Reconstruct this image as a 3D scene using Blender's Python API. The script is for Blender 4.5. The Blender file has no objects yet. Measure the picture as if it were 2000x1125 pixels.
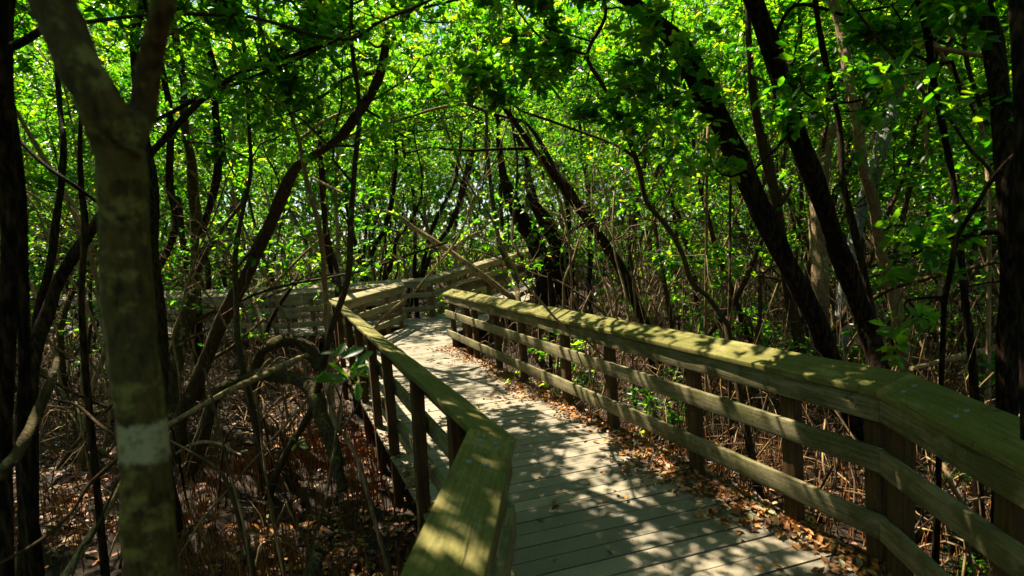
import bpy, math, random
import numpy as np
from mathutils import Matrix, Vector
R_ = math.radians
scene = bpy.context.scene
COL = scene.collection

# ------------------------------------------------------------------ camera
F_PX, EYE = 1000.0, 2.02          # focal length in pixels of a 2000 px wide frame, eye height
ROLL = math.atan(0.07); PITCH = math.atan(92.3*math.cos(ROLL)/F_PX)
fw = np.array([0, math.cos(PITCH), -math.sin(PITCH)])
r0 = np.array([1., 0, 0]); u0 = np.cross(r0, fw)
rt = math.cos(ROLL)*r0 - math.sin(ROLL)*u0
up = math.sin(ROLL)*r0 + math.cos(ROLL)*u0
cam_d = bpy.data.cameras.new('camera'); cam = bpy.data.objects.new('camera', cam_d); COL.objects.link(cam)
cam.matrix_world = Matrix(((rt[0], up[0], -fw[0], 0), (rt[1], up[1], -fw[1], 0), (rt[2], up[2], -fw[2], EYE), (0, 0, 0, 1)))
cam_d.sensor_width = 36; cam_d.lens = 36*F_PX/2000; cam_d.clip_end = 400; cam_d.clip_start = 0.05
cam_d.dof.use_dof = True; cam_d.dof.focus_distance = 6.0; cam_d.dof.aperture_fstop = 2.0
scene.camera = cam

# ------------------------------------------------------------------ world, sun, exposure
SUN_TO = np.array([-0.38, 0.38, 0.84]); SUN_TO /= np.linalg.norm(SUN_TO)
w = bpy.data.worlds.new('World'); scene.world = w; w.use_nodes = True
nt = w.node_tree; nt.nodes.clear()
sky = nt.nodes.new('ShaderNodeTexSky'); sky.sky_type = 'NISHITA'; sky.sun_disc = False
sky.sun_elevation = math.asin(SUN_TO[2]); sky.sun_rotation = math.atan2(SUN_TO[0], SUN_TO[1])
bg = nt.nodes.new('ShaderNodeBackground'); bg.inputs['Strength'].default_value = 0.05
wo = nt.nodes.new('ShaderNodeOutputWorld')
nt.links.new(sky.outputs[0], bg.inputs[0]); nt.links.new(bg.outputs[0], wo.inputs[0])
sd = bpy.data.lights.new('sun', 'SUN'); sd.energy = 5.0; sd.angle = R_(0.53); sd.color = (1, .88, .70)
so = bpy.data.objects.new('sun', sd); COL.objects.link(so); so.location = (0, 0, 20)
so.rotation_euler = Vector((-SUN_TO[0], -SUN_TO[1], -SUN_TO[2])).to_track_quat('-Z', 'Y').to_euler()
scene.view_settings.view_transform = 'Standard'; scene.view_settings.look = 'None'
scene.view_settings.exposure = 2.12; scene.view_settings.gamma = 1.0
cy = scene.cycles
cy.max_bounces = 4; cy.diffuse_bounces = 1; cy.glossy_bounces = 2; cy.transmission_bounces = 3
cy.caustics_reflective = False; cy.caustics_refractive = False
cy.sample_clamp_indirect = 6

# ------------------------------------------------------------------ pixel -> place
def ray(x, y): return (x-1000)/F_PX*rt - (y-562.5)/F_PX*up + fw
def atz(x, y, z):
    d = ray(x, y); return np.array([0, 0, EYE]) + d*(z-EYE)/d[2]
def atd(x, y, dep):
    d = ray(x, y); return np.array([0, 0, EYE]) + d*dep/d[1]
def proj(p):
    q = np.asarray(p) - np.array([0, 0, EYE]); k = q@fw
    return 1000+F_PX*(q@rt)/k, 562.5-F_PX*(q@up)/k
RNG = np.random.default_rng(7)
def nrm(v): v = np.asarray(v, float); return v/(np.linalg.norm(v)+1e-12)
GZ = -0.5

# ------------------------------------------------------------------ materials
def mat(name): 
    m = bpy.data.materials.new(name); m.use_nodes = True; n = m.node_tree; n.nodes.clear(); return m, n
def nd(n, t, **k):
    a = n.nodes.new(t)
    for q, v in k.items():
        if q in a.inputs.keys() if hasattr(a.inputs, 'keys') else False: a.inputs[q].default_value = v
        else: setattr(a, q, v)
    return a
def ramp(n, fac, stops):
    r = n.nodes.new('ShaderNodeValToRGB'); e = r.color_ramp.elements
    while len(e) < len(stops): e.new(0.5)
    for i, (p, c) in enumerate(stops): e[i].position = p; e[i].color = (*c, 1)
    n.links.new(fac, r.inputs[0]); return r.outputs[0]
def noise(n, scale, detail=4, rough=.6, vec=None, sc=None):
    t = n.nodes.new('ShaderNodeTexNoise'); t.inputs['Scale'].default_value = scale
    t.inputs['Detail'].default_value = detail; t.inputs['Roughness'].default_value = rough
    if vec is None:
        g = n.nodes.new('ShaderNodeTexCoord'); vec = g.outputs['Object']
    if sc:
        mp = n.nodes.new('ShaderNodeMapping'); mp.inputs['Scale'].default_value = sc
        n.links.new(vec, mp.inputs[0]); vec = mp.outputs[0]
    n.links.new(vec, t.inputs['Vector']); return t.outputs[0]
def mix(n, fac, a, b, mode='MIX'):
    m = n.nodes.new('ShaderNodeMix'); m.data_type = 'RGBA'; m.blend_type = mode
    for s, v in ((0, fac), (6, a), (7, b)):
        if hasattr(v, 'links') or hasattr(v, 'is_linked'): n.links.new(v, m.inputs[s])
        elif s == 0: m.inputs[0].default_value = v
        else: m.inputs[s].default_value = (*v, 1)
    return m.outputs[2]
def finish(n, col, rough=.8, bump=None, bs=.5, bd=.01, spec=.3):
    b = n.nodes.new('ShaderNodeBsdfPrincipled'); o = n.nodes.new('ShaderNodeOutputMaterial')
    n.links.new(col, b.inputs['Base Color']); b.inputs['Roughness'].default_value = rough
    b.inputs['Specular IOR Level'].default_value = spec
    if bump is not None:
        u = n.nodes.new('ShaderNodeBump'); u.inputs['Strength'].default_value = bs; u.inputs['Distance'].default_value = bd
        n.links.new(bump, u.inputs['Height']); n.links.new(u.outputs[0], b.inputs['Normal'])
    n.links.new(b.outputs[0], o.inputs[0]); return b
def bark(name, c1, c2, lichen=None, la=.62, scale=1.0, bs=.8, vert=.18, stops=(.32, .68)):
    m, n = mat(name)
    a = noise(n, 42*scale, 5, .65, sc=(1, 1, vert)); c = ramp(n, a, [(stops[0], c1), (stops[1], c2)])
    if lichen:
        l = noise(n, 9*scale, 4, .7); lm = ramp(n, l, [(la-.03, (0, 0, 0)), (la+.05, (1, 1, 1))])
        c = mix(n, lm, c, lichen)
    finish(n, c, .9, a, bs, .03, .06); return m
def leafmat(name, stops, tr, trw=.5, rough=.38):
    m, n = mat(name)
    at = n.nodes.new('ShaderNodeAttribute'); at.attribute_name = 'tone'
    c = ramp(n, at.outputs['Fac'], stops)
    if name == 'mangrove_leaf':
        cn = n.nodes.new('ShaderNodeMath'); cn.operation = 'MULTIPLY_ADD'; g_ = n.nodes.new('ShaderNodeNewGeometry')
        n.links.new(noise(n, .9, 3, .6, vec=g_.outputs['Position']), cn.inputs[0]); cn.inputs[1].default_value = .9; cn.inputs[2].default_value = -.45
        ad = n.nodes.new('ShaderNodeMath'); ad.operation = 'ADD'; n.links.new(cn.outputs[0], ad.inputs[0]); n.links.new(at.outputs['Fac'], ad.inputs[1])
        mn = n.nodes.new('ShaderNodeMath'); mn.operation = 'MINIMUM'; n.links.new(ad.outputs[0], mn.inputs[0]); mn.inputs[1].default_value = .93
        mx = n.nodes.new('ShaderNodeMath'); mx.operation = 'GREATER_THAN'; n.links.new(at.outputs['Fac'], mx.inputs[0]); mx.inputs[1].default_value = .95
        fm = n.nodes.new('ShaderNodeMath'); fm.operation = 'MAXIMUM'; n.links.new(mn.outputs[0], fm.inputs[0]); n.links.new(mx.outputs[0], fm.inputs[1])
        c = ramp(n, fm.outputs[0], stops); t = ramp(n, fm.outputs[0], tr)
    else: t = ramp(n, at.outputs['Fac'], tr)
    b = n.nodes.new('ShaderNodeBsdfPrincipled'); b.inputs['Roughness'].default_value = rough; b.inputs['Specular IOR Level'].default_value = .5
    n.links.new(c, b.inputs['Base Color'])
    tl = n.nodes.new('ShaderNodeBsdfTranslucent'); n.links.new(t, tl.inputs[0])
    ms = n.nodes.new('ShaderNodeMixShader'); ms.inputs[0].default_value = trw
    o = n.nodes.new('ShaderNodeOutputMaterial')
    n.links.new(b.outputs[0], ms.inputs[1]); n.links.new(tl.outputs[0], ms.inputs[2]); n.links.new(ms.outputs[0], o.inputs[0])
    return m
M = {}
M['leaf'] = leafmat('mangrove_leaf', [(0, (.006, .032, .003)), (.5, (.014, .075, .005)), (.9, (.04, .13, .007)), (.97, (.25, .22, .01)), (1, (.3, .2, .01))],
                    [(0, (.02, .16, .002)), (.35, (.08, .34, .003)), (.65, (.24, .54, .005)), (.9, (.60, .80, .012)), (.97, (.8, .7, .02)), (1, (.8, .5, .02))], .58)
M['litter'] = leafmat('dead_leaf', [(0, (.03, .013, .004)), (.25, (.10, .035, .010)), (.5, (.26, .09, .014)), (.8, (.42, .18, .02)), (.93, (.24, .20, .10)), (1, (.12, .14, .03))],
                      [(0, (.1, .03, .005)), (1, (.5, .22, .03))], .15, .6)
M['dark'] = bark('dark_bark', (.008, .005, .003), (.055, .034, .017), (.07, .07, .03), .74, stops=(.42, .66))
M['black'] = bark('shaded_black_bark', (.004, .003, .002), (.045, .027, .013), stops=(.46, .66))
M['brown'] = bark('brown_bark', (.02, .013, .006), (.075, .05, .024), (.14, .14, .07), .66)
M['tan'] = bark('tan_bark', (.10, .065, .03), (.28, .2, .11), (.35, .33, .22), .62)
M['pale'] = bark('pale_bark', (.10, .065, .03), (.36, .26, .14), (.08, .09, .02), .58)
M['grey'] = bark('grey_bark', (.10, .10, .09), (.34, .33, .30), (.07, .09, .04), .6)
M['lich'] = bark('lichened_bark', (.025, .02, .008), (.09, .07, .03), (.24, .21, .10), .60)
M['rotten'] = bark('rotten_wood', (.014, .010, .005), (.09, .07, .035), (.10, .12, .012), .60, 1.2, 1.2, .35)
M['twig'] = bark('twig_bark', (.05, .035, .02), (.16, .12, .07))
# forked foreground tree: olive bark with pale bands
m, n = mat('banded_bark'); M['banded'] = m
g = n.nodes.new('ShaderNodeTexCoord')
a = noise(n, 60, 6, .7, sc=(1, 1, .3)); b2 = noise(n, 11, 7, .75)
c = ramp(n, a, [(.36, (.012, .009, .003)), (.64, (.085, .060, .012))])
c = mix(n, ramp(n, b2, [(.52, (0, 0, 0)), (.60, (.8, .8, .8))]), c, (.17, .15, .035))
c = mix(n, ramp(n, noise(n, 19, 6, .8), [(.60, (0, 0, 0)), (.66, (.8, .8, .8))]), c, (.006, .005, .002))
c = mix(n, ramp(n, noise(n, 6, 6, .8), [(.62, (0, 0, 0)), (.66, (.7, .7, .7))]), c, (.10, .13, .035))
BAND_C, BAND_A = c, a
BANDS = []
def mossy(name, c1, c2, moss, ma=.5, sc=(1, 1, 1), bs=.5, stain=(.035, .03, .018)):
    m, n = mat(name)
    ga = n.nodes.new('ShaderNodeAttribute'); ga.attribute_name = 'grain'; gv = ga.outputs['Vector']
    fib = noise(n, 60, 6, .7, vec=gv, sc=(.05, 1, 1)); crk = noise(n, 34, 4, .75, vec=gv, sc=(.028, 1, 1))
    base = ramp(n, fib, [(.3, c1), (.7, c2)])
    s = noise(n, 3.1, 7, .72, vec=gv, sc=(.7, 1, 1)); k = ramp(n, s, [(ma-.06, (0, 0, 0)), (ma+.07, (1, 1, 1))])
    s2 = noise(n, 75, 5, .8)
    mo = mix(n, ramp(n, s2, [(.38, (0, 0, 0)), (.62, (1, 1, 1))]), tuple(x*.45 for x in moss), moss)
    mo = mix(n, .35, mo, base)
    c = mix(n, k, base, mo)
    d = noise(n, 9, 7, .8); c = mix(n, ramp(n, d, [(.57, (0, 0, 0)), (.66, (.8, .8, .8))]), c, stain)
    c = mix(n, ramp(n, crk, [(.30, (.9, .9, .9)), (.36, (0, 0, 0))]), c, (.015, .011, .006))
    e = noise(n, 15, 6, .75); c = mix(n, ramp(n, e, [(.66, (0, 0, 0)), (.69, (.8, .8, .8))]), c, (.22, .24, .17))
    hs = n.nodes.new('ShaderNodeMath'); hs.operation = 'ADD'; n.links.new(crk, hs.inputs[0]); n.links.new(s2, hs.inputs[1])
    finish(n, c, .9, hs.outputs[0], bs, .006, .15); return m
M['cap'] = mossy('mossy_cap_wood', (.11, .09, .028), (.30, .26, .10), (.068, .080, .004), .42, (1, 1, 1))
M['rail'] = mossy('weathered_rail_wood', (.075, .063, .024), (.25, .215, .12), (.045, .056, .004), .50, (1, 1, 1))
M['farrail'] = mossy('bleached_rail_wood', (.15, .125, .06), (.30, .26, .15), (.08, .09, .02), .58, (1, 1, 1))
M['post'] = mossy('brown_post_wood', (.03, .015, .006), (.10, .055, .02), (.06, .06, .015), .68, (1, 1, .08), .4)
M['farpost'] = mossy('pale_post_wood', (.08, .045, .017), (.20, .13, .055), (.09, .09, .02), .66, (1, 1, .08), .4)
m, n = mat('steel_bolt'); M['bolt'] = m; a = noise(n, 90); finish(n, ramp(n, a, [(.3, (.06, .09, .08)), (.7, (.18, .25, .22))]), .5, a, .3, .002, .5)
m, n = mat('black_steel'); M['black_steel'] = m; finish(n, ramp(n, noise(n, 60), [(.3, (.012, .01, .008)), (.7, (.04, .025, .015))]), .6)
# deck boards
m, n = mat('grey_deck_boards'); M['deck'] = m
at = n.nodes.new('ShaderNodeAttribute'); at.attribute_name = 'tone'
a = noise(n, 55, 6, .75); c = ramp(n, a, [(.3, (.145, .125, .088)), (.7, (.235, .205, .15))])
c = mix(n, .8, c, ramp(n, at.outputs['Fac'], [(0, (.62, .64, .60)), (.8, (1.1, 1.08, 1.04)), (1, (1.3, 1.25, 1.15))]), 'MULTIPLY')
b2 = noise(n, 2.2, 6, .7); c = mix(n, ramp(n, b2, [(.45, (0, 0, 0)), (.68, (.55, .55, .55))]), c, (.085, .08, .040))
v = noise(n, 26, 3, .5); c = mix(n, ramp(n, v, [(.735, (0, 0, 0)), (.76, (1, 1, 1))]), c, (.03, .022, .014))
finish(n, c, .75, a, .35, .003, .3)
# ground
m, n = mat('swamp_mud'); M['mud'] = m
a = noise(n, 3, 8, .75); b2 = noise(n, 34, 5, .8)
c = ramp(n, a, [(.35, (.010, .006, .003)), (.6, (.035, .022, .012)), (.78, (.09, .06, .033))])
c = mix(n, ramp(n, b2, [(.52, (0, 0, 0)), (.66, (.6, .6, .6))]), c, (.12, .062, .028))
finish(n, c, .9, b2, 1, .04, .25)
m, n = mat('root_spike'); M['spike'] = m; a = noise(n, 8, 3); finish(n, ramp(n, a, [(.3, (.05, .018, .005)), (.6, (.28, .11, .025)), (.8, (.42, .22, .08))]), .8)
m, n = mat('root_bark'); M['root'] = m; a = noise(n, 2.5, 4); b2 = noise(n, 40, 4); c = ramp(n, a, [(.32, (.018, .010, .005)), (.52, (.10, .06, .025)), (.70, (.42, .27, .11))]); finish(n, c, .85, b2, .6, .01)

# ------------------------------------------------------------------ mesh helpers
class MB:
    def __init__(s): s.v = []; s.q = []; s.t = []; s.n = 0; s.tone = []
    def add(s, v, quads, tones=None):
        s.v.append(np.asarray(v, float)); q = np.asarray(quads, int)+s.n; s.q.append(q); s.n += len(v)
        s.tone.append(np.full(len(q), .5) if tones is None else np.broadcast_to(np.asarray(tones, float), (len(q),)))
    def mesh(s, name, material, smooth=False, axis=None):
        me = bpy.data.meshes.new(name)
        if not s.v: return me
        v = np.concatenate(s.v); 
        qs = [q for q in s.q if len(q)]
        nv = v.shape[0]; me.vertices.add(nv); me.vertices.foreach_set('co', v.ravel())
        loops = np.concatenate([q.ravel() for q in qs]); sizes = np.concatenate([np.full(len(q), q.shape[1]) for q in qs])
        me.loops.add(len(loops)); me.loops.foreach_set('vertex_index', loops)
        st = np.concatenate([[0], np.cumsum(sizes)[:-1]]); me.polygons.add(len(sizes))
        me.polygons.foreach_set('loop_start', st); me.polygons.foreach_set('loop_total', sizes)
        if smooth: me.polygons.foreach_set('use_smooth', np.ones(len(sizes), bool))
        me.update(calc_edges=True)
        at = me.attributes.new('tone', 'FLOAT', 'FACE'); at.data.foreach_set('value', np.concatenate([t for t, q in zip(s.tone, s.q) if len(q)]))
        if axis is not None:
            ax_ = nrm(axis); sd_ = nrm(np.cross(ax_, [0, 0, 1.]) if abs(ax_[2]) < .9 else [1., 0, 0]); th_ = np.cross(ax_, sd_); o_ = RNG.random()*40
            g_ = np.stack([v@ax_+o_, v@sd_+o_*.3, v@th_], 1); ga = me.attributes.new('grain', 'FLOAT_VECTOR', 'POINT'); ga.data.foreach_set('vector', g_.ravel())
        me.materials.append(material); return me
def link(name, me, parent=None, loc=None):
    o = bpy.data.objects.new(name, me); COL.objects.link(o)
    if parent is not None: o.parent = parent
    if loc is not None: o.location = loc
    return o
def thing(name, label, cat, loc, group=None):
    o = bpy.data.objects.new(name, None); COL.objects.link(o); o.location = [float(x) for x in loc]; o.empty_display_size = .2
    o['label'] = label; o['category'] = cat
    if group: o['group'] = group
    return o
def tagm(o, label, cat, group=None):
    o['label'] = label; o['category'] = cat
    if group: o['group'] = group
    return o
def frames(P):
    T = np.gradient(P, axis=0); T /= np.linalg.norm(T, axis=1)[:, None]+1e-9
    ref = np.array([0.31, -.12, .94]) if abs(T[0] @ [0.31, -.12, .94]) < .9 else np.array([1., 0, 0])
    U = []; u = nrm(np.cross(T[0], ref))
    for t in T:
        u = nrm(u - t*(u@t)); U.append(u)
    U = np.array(U); return T, U, np.cross(T, U)
def tube(mb, P, r, sides=6, lump=0, rng=RNG, cap=True):
    P = np.asarray(P, float); r = np.broadcast_to(np.asarray(r, float), (len(P),))
    T, U, V = frames(P); a = np.arange(sides)*2*math.pi/sides
    rr = np.ones((len(P), sides))
    if lump:
        ph = rng.random(4)*6.28
        L = np.arange(len(P))[:, None]*.55
        rr += lump*(.5*np.sin(2*a[None]+ph[0]+L*.6)+.35*np.sin(3*a[None]+ph[1]-L)+.25*np.sin(5*a[None]+ph[2]+L*1.7))+lump*.5*(rng.random((len(P), sides))-.5)+lump*.6*np.sin(L*1.3+ph[3])
    ring = P[:, None]+(np.cos(a)[None, :, None]*U[:, None]+np.sin(a)[None, :, None]*V[:, None])*(r[:, None]*rr)[:, :, None]
    v = ring.reshape(-1, 3); i = np.arange(len(P)-1)[:, None]*sides; j = np.arange(sides)[None]; k = (j+1) % sides
    q = np.stack([i+j, i+k, i+sides+k, i+sides+j], -1).reshape(-1, 4); mb.add(v, q)
    if cap:
        nn = mb.n
        mb.add(ring[-1], [list(range(sides))]); mb.add(ring[0], [list(range(sides))[::-1]])
def smooth(P, n=6):
    P = np.asarray(P, float)
    if len(P) < 3: 
        t = np.linspace(0, 1, n*2)[:, None]; return P[0]*(1-t)+P[-1]*t
    Q = np.vstack([2*P[0]-P[1], P, 2*P[-1]-P[-2]]); out = []
    for i in range(1, len(Q)-2):
        for t in np.linspace(0, 1, n, endpoint=False):
            a, b, c, d = Q[i-1], Q[i], Q[i+1], Q[i+2]
            out.append(.5*((2*b)+(-a+c)*t+(2*a-5*b+4*c-d)*t*t+(-a+3*b-3*c+d)*t**3))
    out.append(Q[-2]); return np.array(out)
def leaves(mb, C, D, N, L, W, tone, fold=.25):
    """C base points, D direction, N normal (n,3), L length, W half width"""
    D = D/(np.linalg.norm(D, axis=1)[:, None]+1e-9); S = np.cross(D, N); S /= np.linalg.norm(S, axis=1)[:, None]+1e-9; N = np.cross(S, D)
    L = L[:, None]; W = W[:, None]
    dr = -0.12*L*N
    b = C; tp = C+D*L+dr
    l1 = C+D*L*.32+S*W*.85+N*W*fold; l2 = C+D*L*.70+S*W*.9+N*W*fold+dr*.4
    r1 = C+D*L*.32-S*W*.85+N*W*fold; r2 = C+D*L*.70-S*W*.9+N*W*fold+dr*.4
    v = np.stack([b, l1, l2, tp, r2, r1], 1).reshape(-1, 3); i = np.arange(len(C))[:, None]*6
    q = np.concatenate([i+[0, 3, 2, 1], i+[0, 5, 4, 3]], 1).reshape(-1, 4)
    mb.add(v, q, np.repeat(tone, 2))
def rosettes(mb, P, A, rng, k=(4, 8), L=.09, flat=.3):
    """whorls of leaves at points P with axes A"""
    P = np.array(P); A = np.array(A); A = A/(np.linalg.norm(A, axis=1)[:, None]+1e-9)
    cnt = rng.integers(k[0], k[1]+1, len(P)); idx = np.repeat(np.arange(len(P)), cnt); n = len(idx)
    rnd = rng.normal(size=(n, 3)); ax = A[idx]
    side = rnd-ax*np.sum(rnd*ax, 1)[:, None]; side /= np.linalg.norm(side, axis=1)[:, None]+1e-9
    D = side*rng.uniform(.7, 1.1, n)[:, None]+ax*rng.uniform(-.1, .8, n)[:, None]; D[:, 2] *= (1-flat)
    N = rng.normal(size=(n, 3))*.45+np.array([0, 0, 1.]); 
    LL = L*rng.uniform(.6, 1.2, n); tb = rng.random(len(P))*.5
    tone = np.clip(tb[idx]+rng.random(n)*.42, 0, .92); yl = rng.random(n) < .008; tone[yl] = rng.uniform(.96, 1, yl.sum())
    leaves(mb, P[idx]+rng.normal(size=(n, 3))*.012, D, N, LL, LL*rng.uniform(.22, .30, n), tone)
def grow(rng, p, d, L, r, lvl, tubes, ros, spread=.9, upb=.10, kids=(6, 6, 6), wob=.28):
    n = 5; pts = [p]; q = np.array(p, float); d = nrm(d); 
    for i in range(n):
        d = nrm(d+rng.normal(size=3)*wob+np.array([0, 0, upb])); q = q+d*L/n; pts.append(q)
    pts = np.array(pts); tubes.append((pts, np.linspace(r, r*.45, n+1), lvl))
    if lvl == 0:
        for t in (.45, .72, 1.0):
            i = min(n, int(t*n)); ros.append((pts[i]+rng.normal(size=3)*.02, d))
        return
    K = kids[len(kids)-lvl] if lvl <= len(kids) else 4
    for j in range(K):
        t = .25+.75*(j+rng.random()*.8)/K; i = min(n-1, int(t*n)); f = t*n-i; b = pts[i]*(1-f)+pts[i+1]*f if i < n else pts[n]
        dd = nrm(d*.7+rng.normal(size=3)*spread*np.array([1, 1, .6]))
        grow(rng, b, dd, L*rng.uniform(.42, .68), r*.5*(1-.4*t), lvl-1, tubes, ros, spread, upb, kids, wob)
def put_tubes(mb, tubes, rng):
    for pts, r, l in tubes:
        tube(mb, pts, r, (3, 4, 6, 8)[min(l, 3)], cap=False, rng=rng)

# ------------------------------------------------------------------ the boardwalk plan (metres, from the photograph)
H = 1.07
def xy(x, y, z=H): return atz(x, y, z)[:2]
Rm_far, Rm_b = xy(864, 573), xy(1709, 763)
Rn_d = nrm(xy(1927, 874)-Rm_b); Rn_end = Rm_b+Rn_d*4.6
Ln_b = xy(1005.5, 853); Ln_d = nrm(xy(944.5, 1125)-Ln_b); Ln_end = Ln_b+Ln_d*2.6
Lm_c = xy(664, 590)
L2_e = xy(790, 557)
def dp(x, y, dep): p = atd(x, y, dep); return p[:2]
N_pts = [L2_e+np.array([-.04, .14]), dp(640, 572, 12.9), dp(540, 575, 12.9), dp(408, 577, 14.0), dp(280, 577, 15.4), dp(112, 585, 18.0)]
F_pts = [dp(112, 580, 20.2), dp(280, 570, 17.4), dp(400, 566, 16.1), dp(560, 567, 14.9), dp(640, 562, 14.6), dp(771, 551, 14.5), dp(841, 548, 14.5)]
F2 = [(F_pts[-1], 0.0), (dp(912, 525, 16.2), .17), (dp(982, 503, 18.3), .36), (dp(1042, 489, 21), .52), (dp(1100, 482, 24), .62)]
G2 = [(Rm_far, 0.), (dp(889, 560, 11.9), 0.), (dp(943, 549, 12.9), .03), (dp(999, 533, 14.3), .16), (dp(1050, 515, 16.2), .27), (dp(1120, 500, 19.5), .45)]

def outward(a, b, side):
    d = nrm(np.append(b-a, 0)[:2]); return np.array([-d[1], d[0]])*side
def offs(pts, sides, off):
    """offset polyline (miter)"""
    pts = [np.asarray(p[:2]) for p in pts]; out = []
    for i in range(len(pts)):
        ns = []
        if i > 0: ns.append(outward(pts[i-1], pts[i], sides))
        if i < len(pts)-1: ns.append(outward(pts[i], pts[i+1], sides))
        m = nrm(sum(ns)); c = max(.45, m@ns[0]); out.append(pts[i]+m*off/c)
    return out
def prism(mb, quad_a, quad_b, tone=.5):
    v = np.vstack([quad_a, quad_b]); f = [[3, 2, 1, 0], [4, 5, 6, 7]]+[[i, (i+1) % 4, (i+1) % 4+4, i+4] for i in range(4)]
    mb.add(v, f, tone)
def bev(o, wdt=.004, seg=2):
    b = o.modifiers.new('bevel', 'BEVEL'); b.width = wdt; b.segments = seg; b.limit_method = 'ANGLE'; return o
def railing(label, pts, side, zs=None, posts=(), spacing=1.2, matr='rail', matp='post', matc='cap', tilt=.075, cw=.21, rails=(.96, .66, .27), postbot=None, bolts=(), group=None, capsplit=True, offp=.068, wig=.004):
    """inner top edge of the cap follows pts; side = which way is outward"""
    pts = [np.asarray(p, float)[:2] for p in pts]; zs = zs or [0]*len(pts)
    root = thing('railing', label, 'railing', (*pts[0], zs[0]), group); base = np.array([*pts[0], zs[0]])
    rg = np.random.default_rng(len(label)+len(pts)*13)
    io, oo = pts, offs(pts, side, cw)
    bi, bo = offs(pts, side, .022), offs(pts, side, .060)
    for i in range(len(pts)-1):
        za, zb = zs[i], zs[i+1]; Lg = np.linalg.norm(pts[i+1]-pts[i])
        ns = max(1, int(round(Lg/3.6))) if capsplit else 1
        d = (pts[i+1]-pts[i])/Lg
        for k in range(ns):
            t0, t1 = k/ns, (k+1)/ns; g0 = .0015 if k else 0; 
            def lp(a, b, t): return a*(1-t)+b*t
            gi = rg.normal(size=2)*.002
            A, B = lp(io[i], io[i+1], t0)+d*(g0+.001), lp(io[i], io[i+1], t1)-d*.0015
            Ao, Bo = lp(oo[i], oo[i+1], t0)+d*(g0+.001), lp(oo[i], oo[i+1], t1)-d*.0015
            z0, z1 = lp(za, zb, t0)+H+gi[0], lp(za, zb, t1)+H+gi[1]
            mb = MB(); S = max(2, int(Lg/ns/.25)); 
            rows = []
            wob = rg.normal(size=(S+1))*wig
            for s in range(S+1):
                t = s/S; a = lp(A, B, t); o_ = lp(Ao, Bo, t); z = lp(z0, z1, t)
                nn = (o_-a)/np.linalg.norm(o_-a)*wob[s] if 0 < s < S else 0
                rows.append([[*(a+nn), z], [*(o_+nn*.6), z+tilt], [*(o_+nn*.6), z+tilt-.040], [*(a+nn), z-.040]])
            v = np.array(rows).reshape(-1, 3)-base; q = []
            for s in range(S):
                for e in range(4): q.append([s*4+e, s*4+(e+1) % 4, s*4+4+(e+1) % 4, s*4+4+e])
            q += [[3, 2, 1, 0], [S*4, S*4+1, S*4+2, S*4+3]]
            mb.add(v, q); bev(link('cap_board', mb.mesh('cap_board', M[matc], axis=[*d, 0]), root), .005)
        for h in rails:
            j = rg.normal()*.004
            for k in range(ns):
                t0, t1 = k/ns, (k+1)/ns
                P = [lp(x[i], x[i+1], t) for x in (bi, bo) for t in (t0, t1)]
                e = d*.001
                za_, zb_ = lp(za, zb, t0)+h+j, lp(za, zb, t1)+h+j+rg.normal()*.004; hh = .068
                mb = MB()
                prism(mb, np.array([[*(P[0]+e), za_-hh], [*(P[2]+e), za_-hh], [*(P[2]+e), za_+hh], [*(P[0]+e), za_+hh]])-base,
                          np.array([[*(P[1]-e), zb_-hh], [*(P[3]-e), zb_-hh], [*(P[3]-e), zb_+hh], [*(P[1]-e), zb_+hh]])-base)
                bev(link('rail_board', mb.mesh('rail_board', M[matr], axis=[*d, 0]), root), .005)
    # posts
    PL = offs(pts, side, offp+.045); place = []
    if posts:
        for seg, px in posts:
            a, b = PL[seg], PL[seg+1]; best = None
            for t in np.linspace(-.02, 1.02, 400):
                p = a*(1-t)+b*t; z = zs[seg]*(1-t)+zs[seg+1]*t
                e = abs(proj([*p, z+.85])[0]-px)
                if best is None or e < best[0]: best = (e, p, z, seg)
            place.append(best[1:])
    if spacing:
        segs = set(s for s, _ in posts) if posts else set()
        for i in range(len(pts)-1):
            if i in segs: continue
            Lg = np.linalg.norm(PL[i+1]-PL[i]); k = max(1, round(Lg/spacing))
            for j in range(k+(1 if i == len(pts)-2 else 0)):
                t = (j+.06)/k if j < k else .985; place.append((PL[i]*(1-t)+PL[i+1]*t, zs[i]*(1-t)+zs[i+1]*t, i))
    for p, z, seg in place:
        d = nrm(pts[seg+1]-pts[seg]); nrm2 = np.array([-d[1], d[0]]); s = .045
        mb = MB(); gt = ground_z(*p)-.1; tl = rg.normal(size=2)*.012
        def ringz(zz, sc=1): 
            c = p+tl*(zz-H)
            return [[*(c+(d*a+nrm2*b)*s*sc), zz] for a, b in ((-1, -1), (1, -1), (1, 1), (-1, 1))]
        prism(mb, (np.array(ringz(gt)) - [*p, gt])[::-1], (np.array(ringz(z+H-.034)) - [*p, gt])[::-1])
        o = link('post', mb.mesh('post', M[matp], axis=[0, 0, 1]), root, np.array([*p, gt])-base); bev(o, .004)
    # bolts on the cap next to joints
    for seg, t, across in bolts:
        a = pts[seg]*(1-t)+pts[seg+1]*t; b_ = oo[seg]*(1-t)+oo[seg+1]*t; c = a*(1-across)+b_*across; z = H+zs[seg]+tilt*across+.0015
        mb = MB(); ang = np.arange(10)*2*math.pi/10
        rr = [(.013, 0), (.013, .003), (.007, .006)]
        v = [[math.cos(x)*q_, math.sin(x)*q_, h_] for q_, h_ in rr for x in ang]
        q = [[k*10+j, k*10+(j+1) % 10, k*10+10+(j+1) % 10, k*10+10+j] for k in range(2) for j in range(10)]
        mb.add(v, q); mb.add([v[20+j] for j in range(10)], [list(range(10))])
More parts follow.
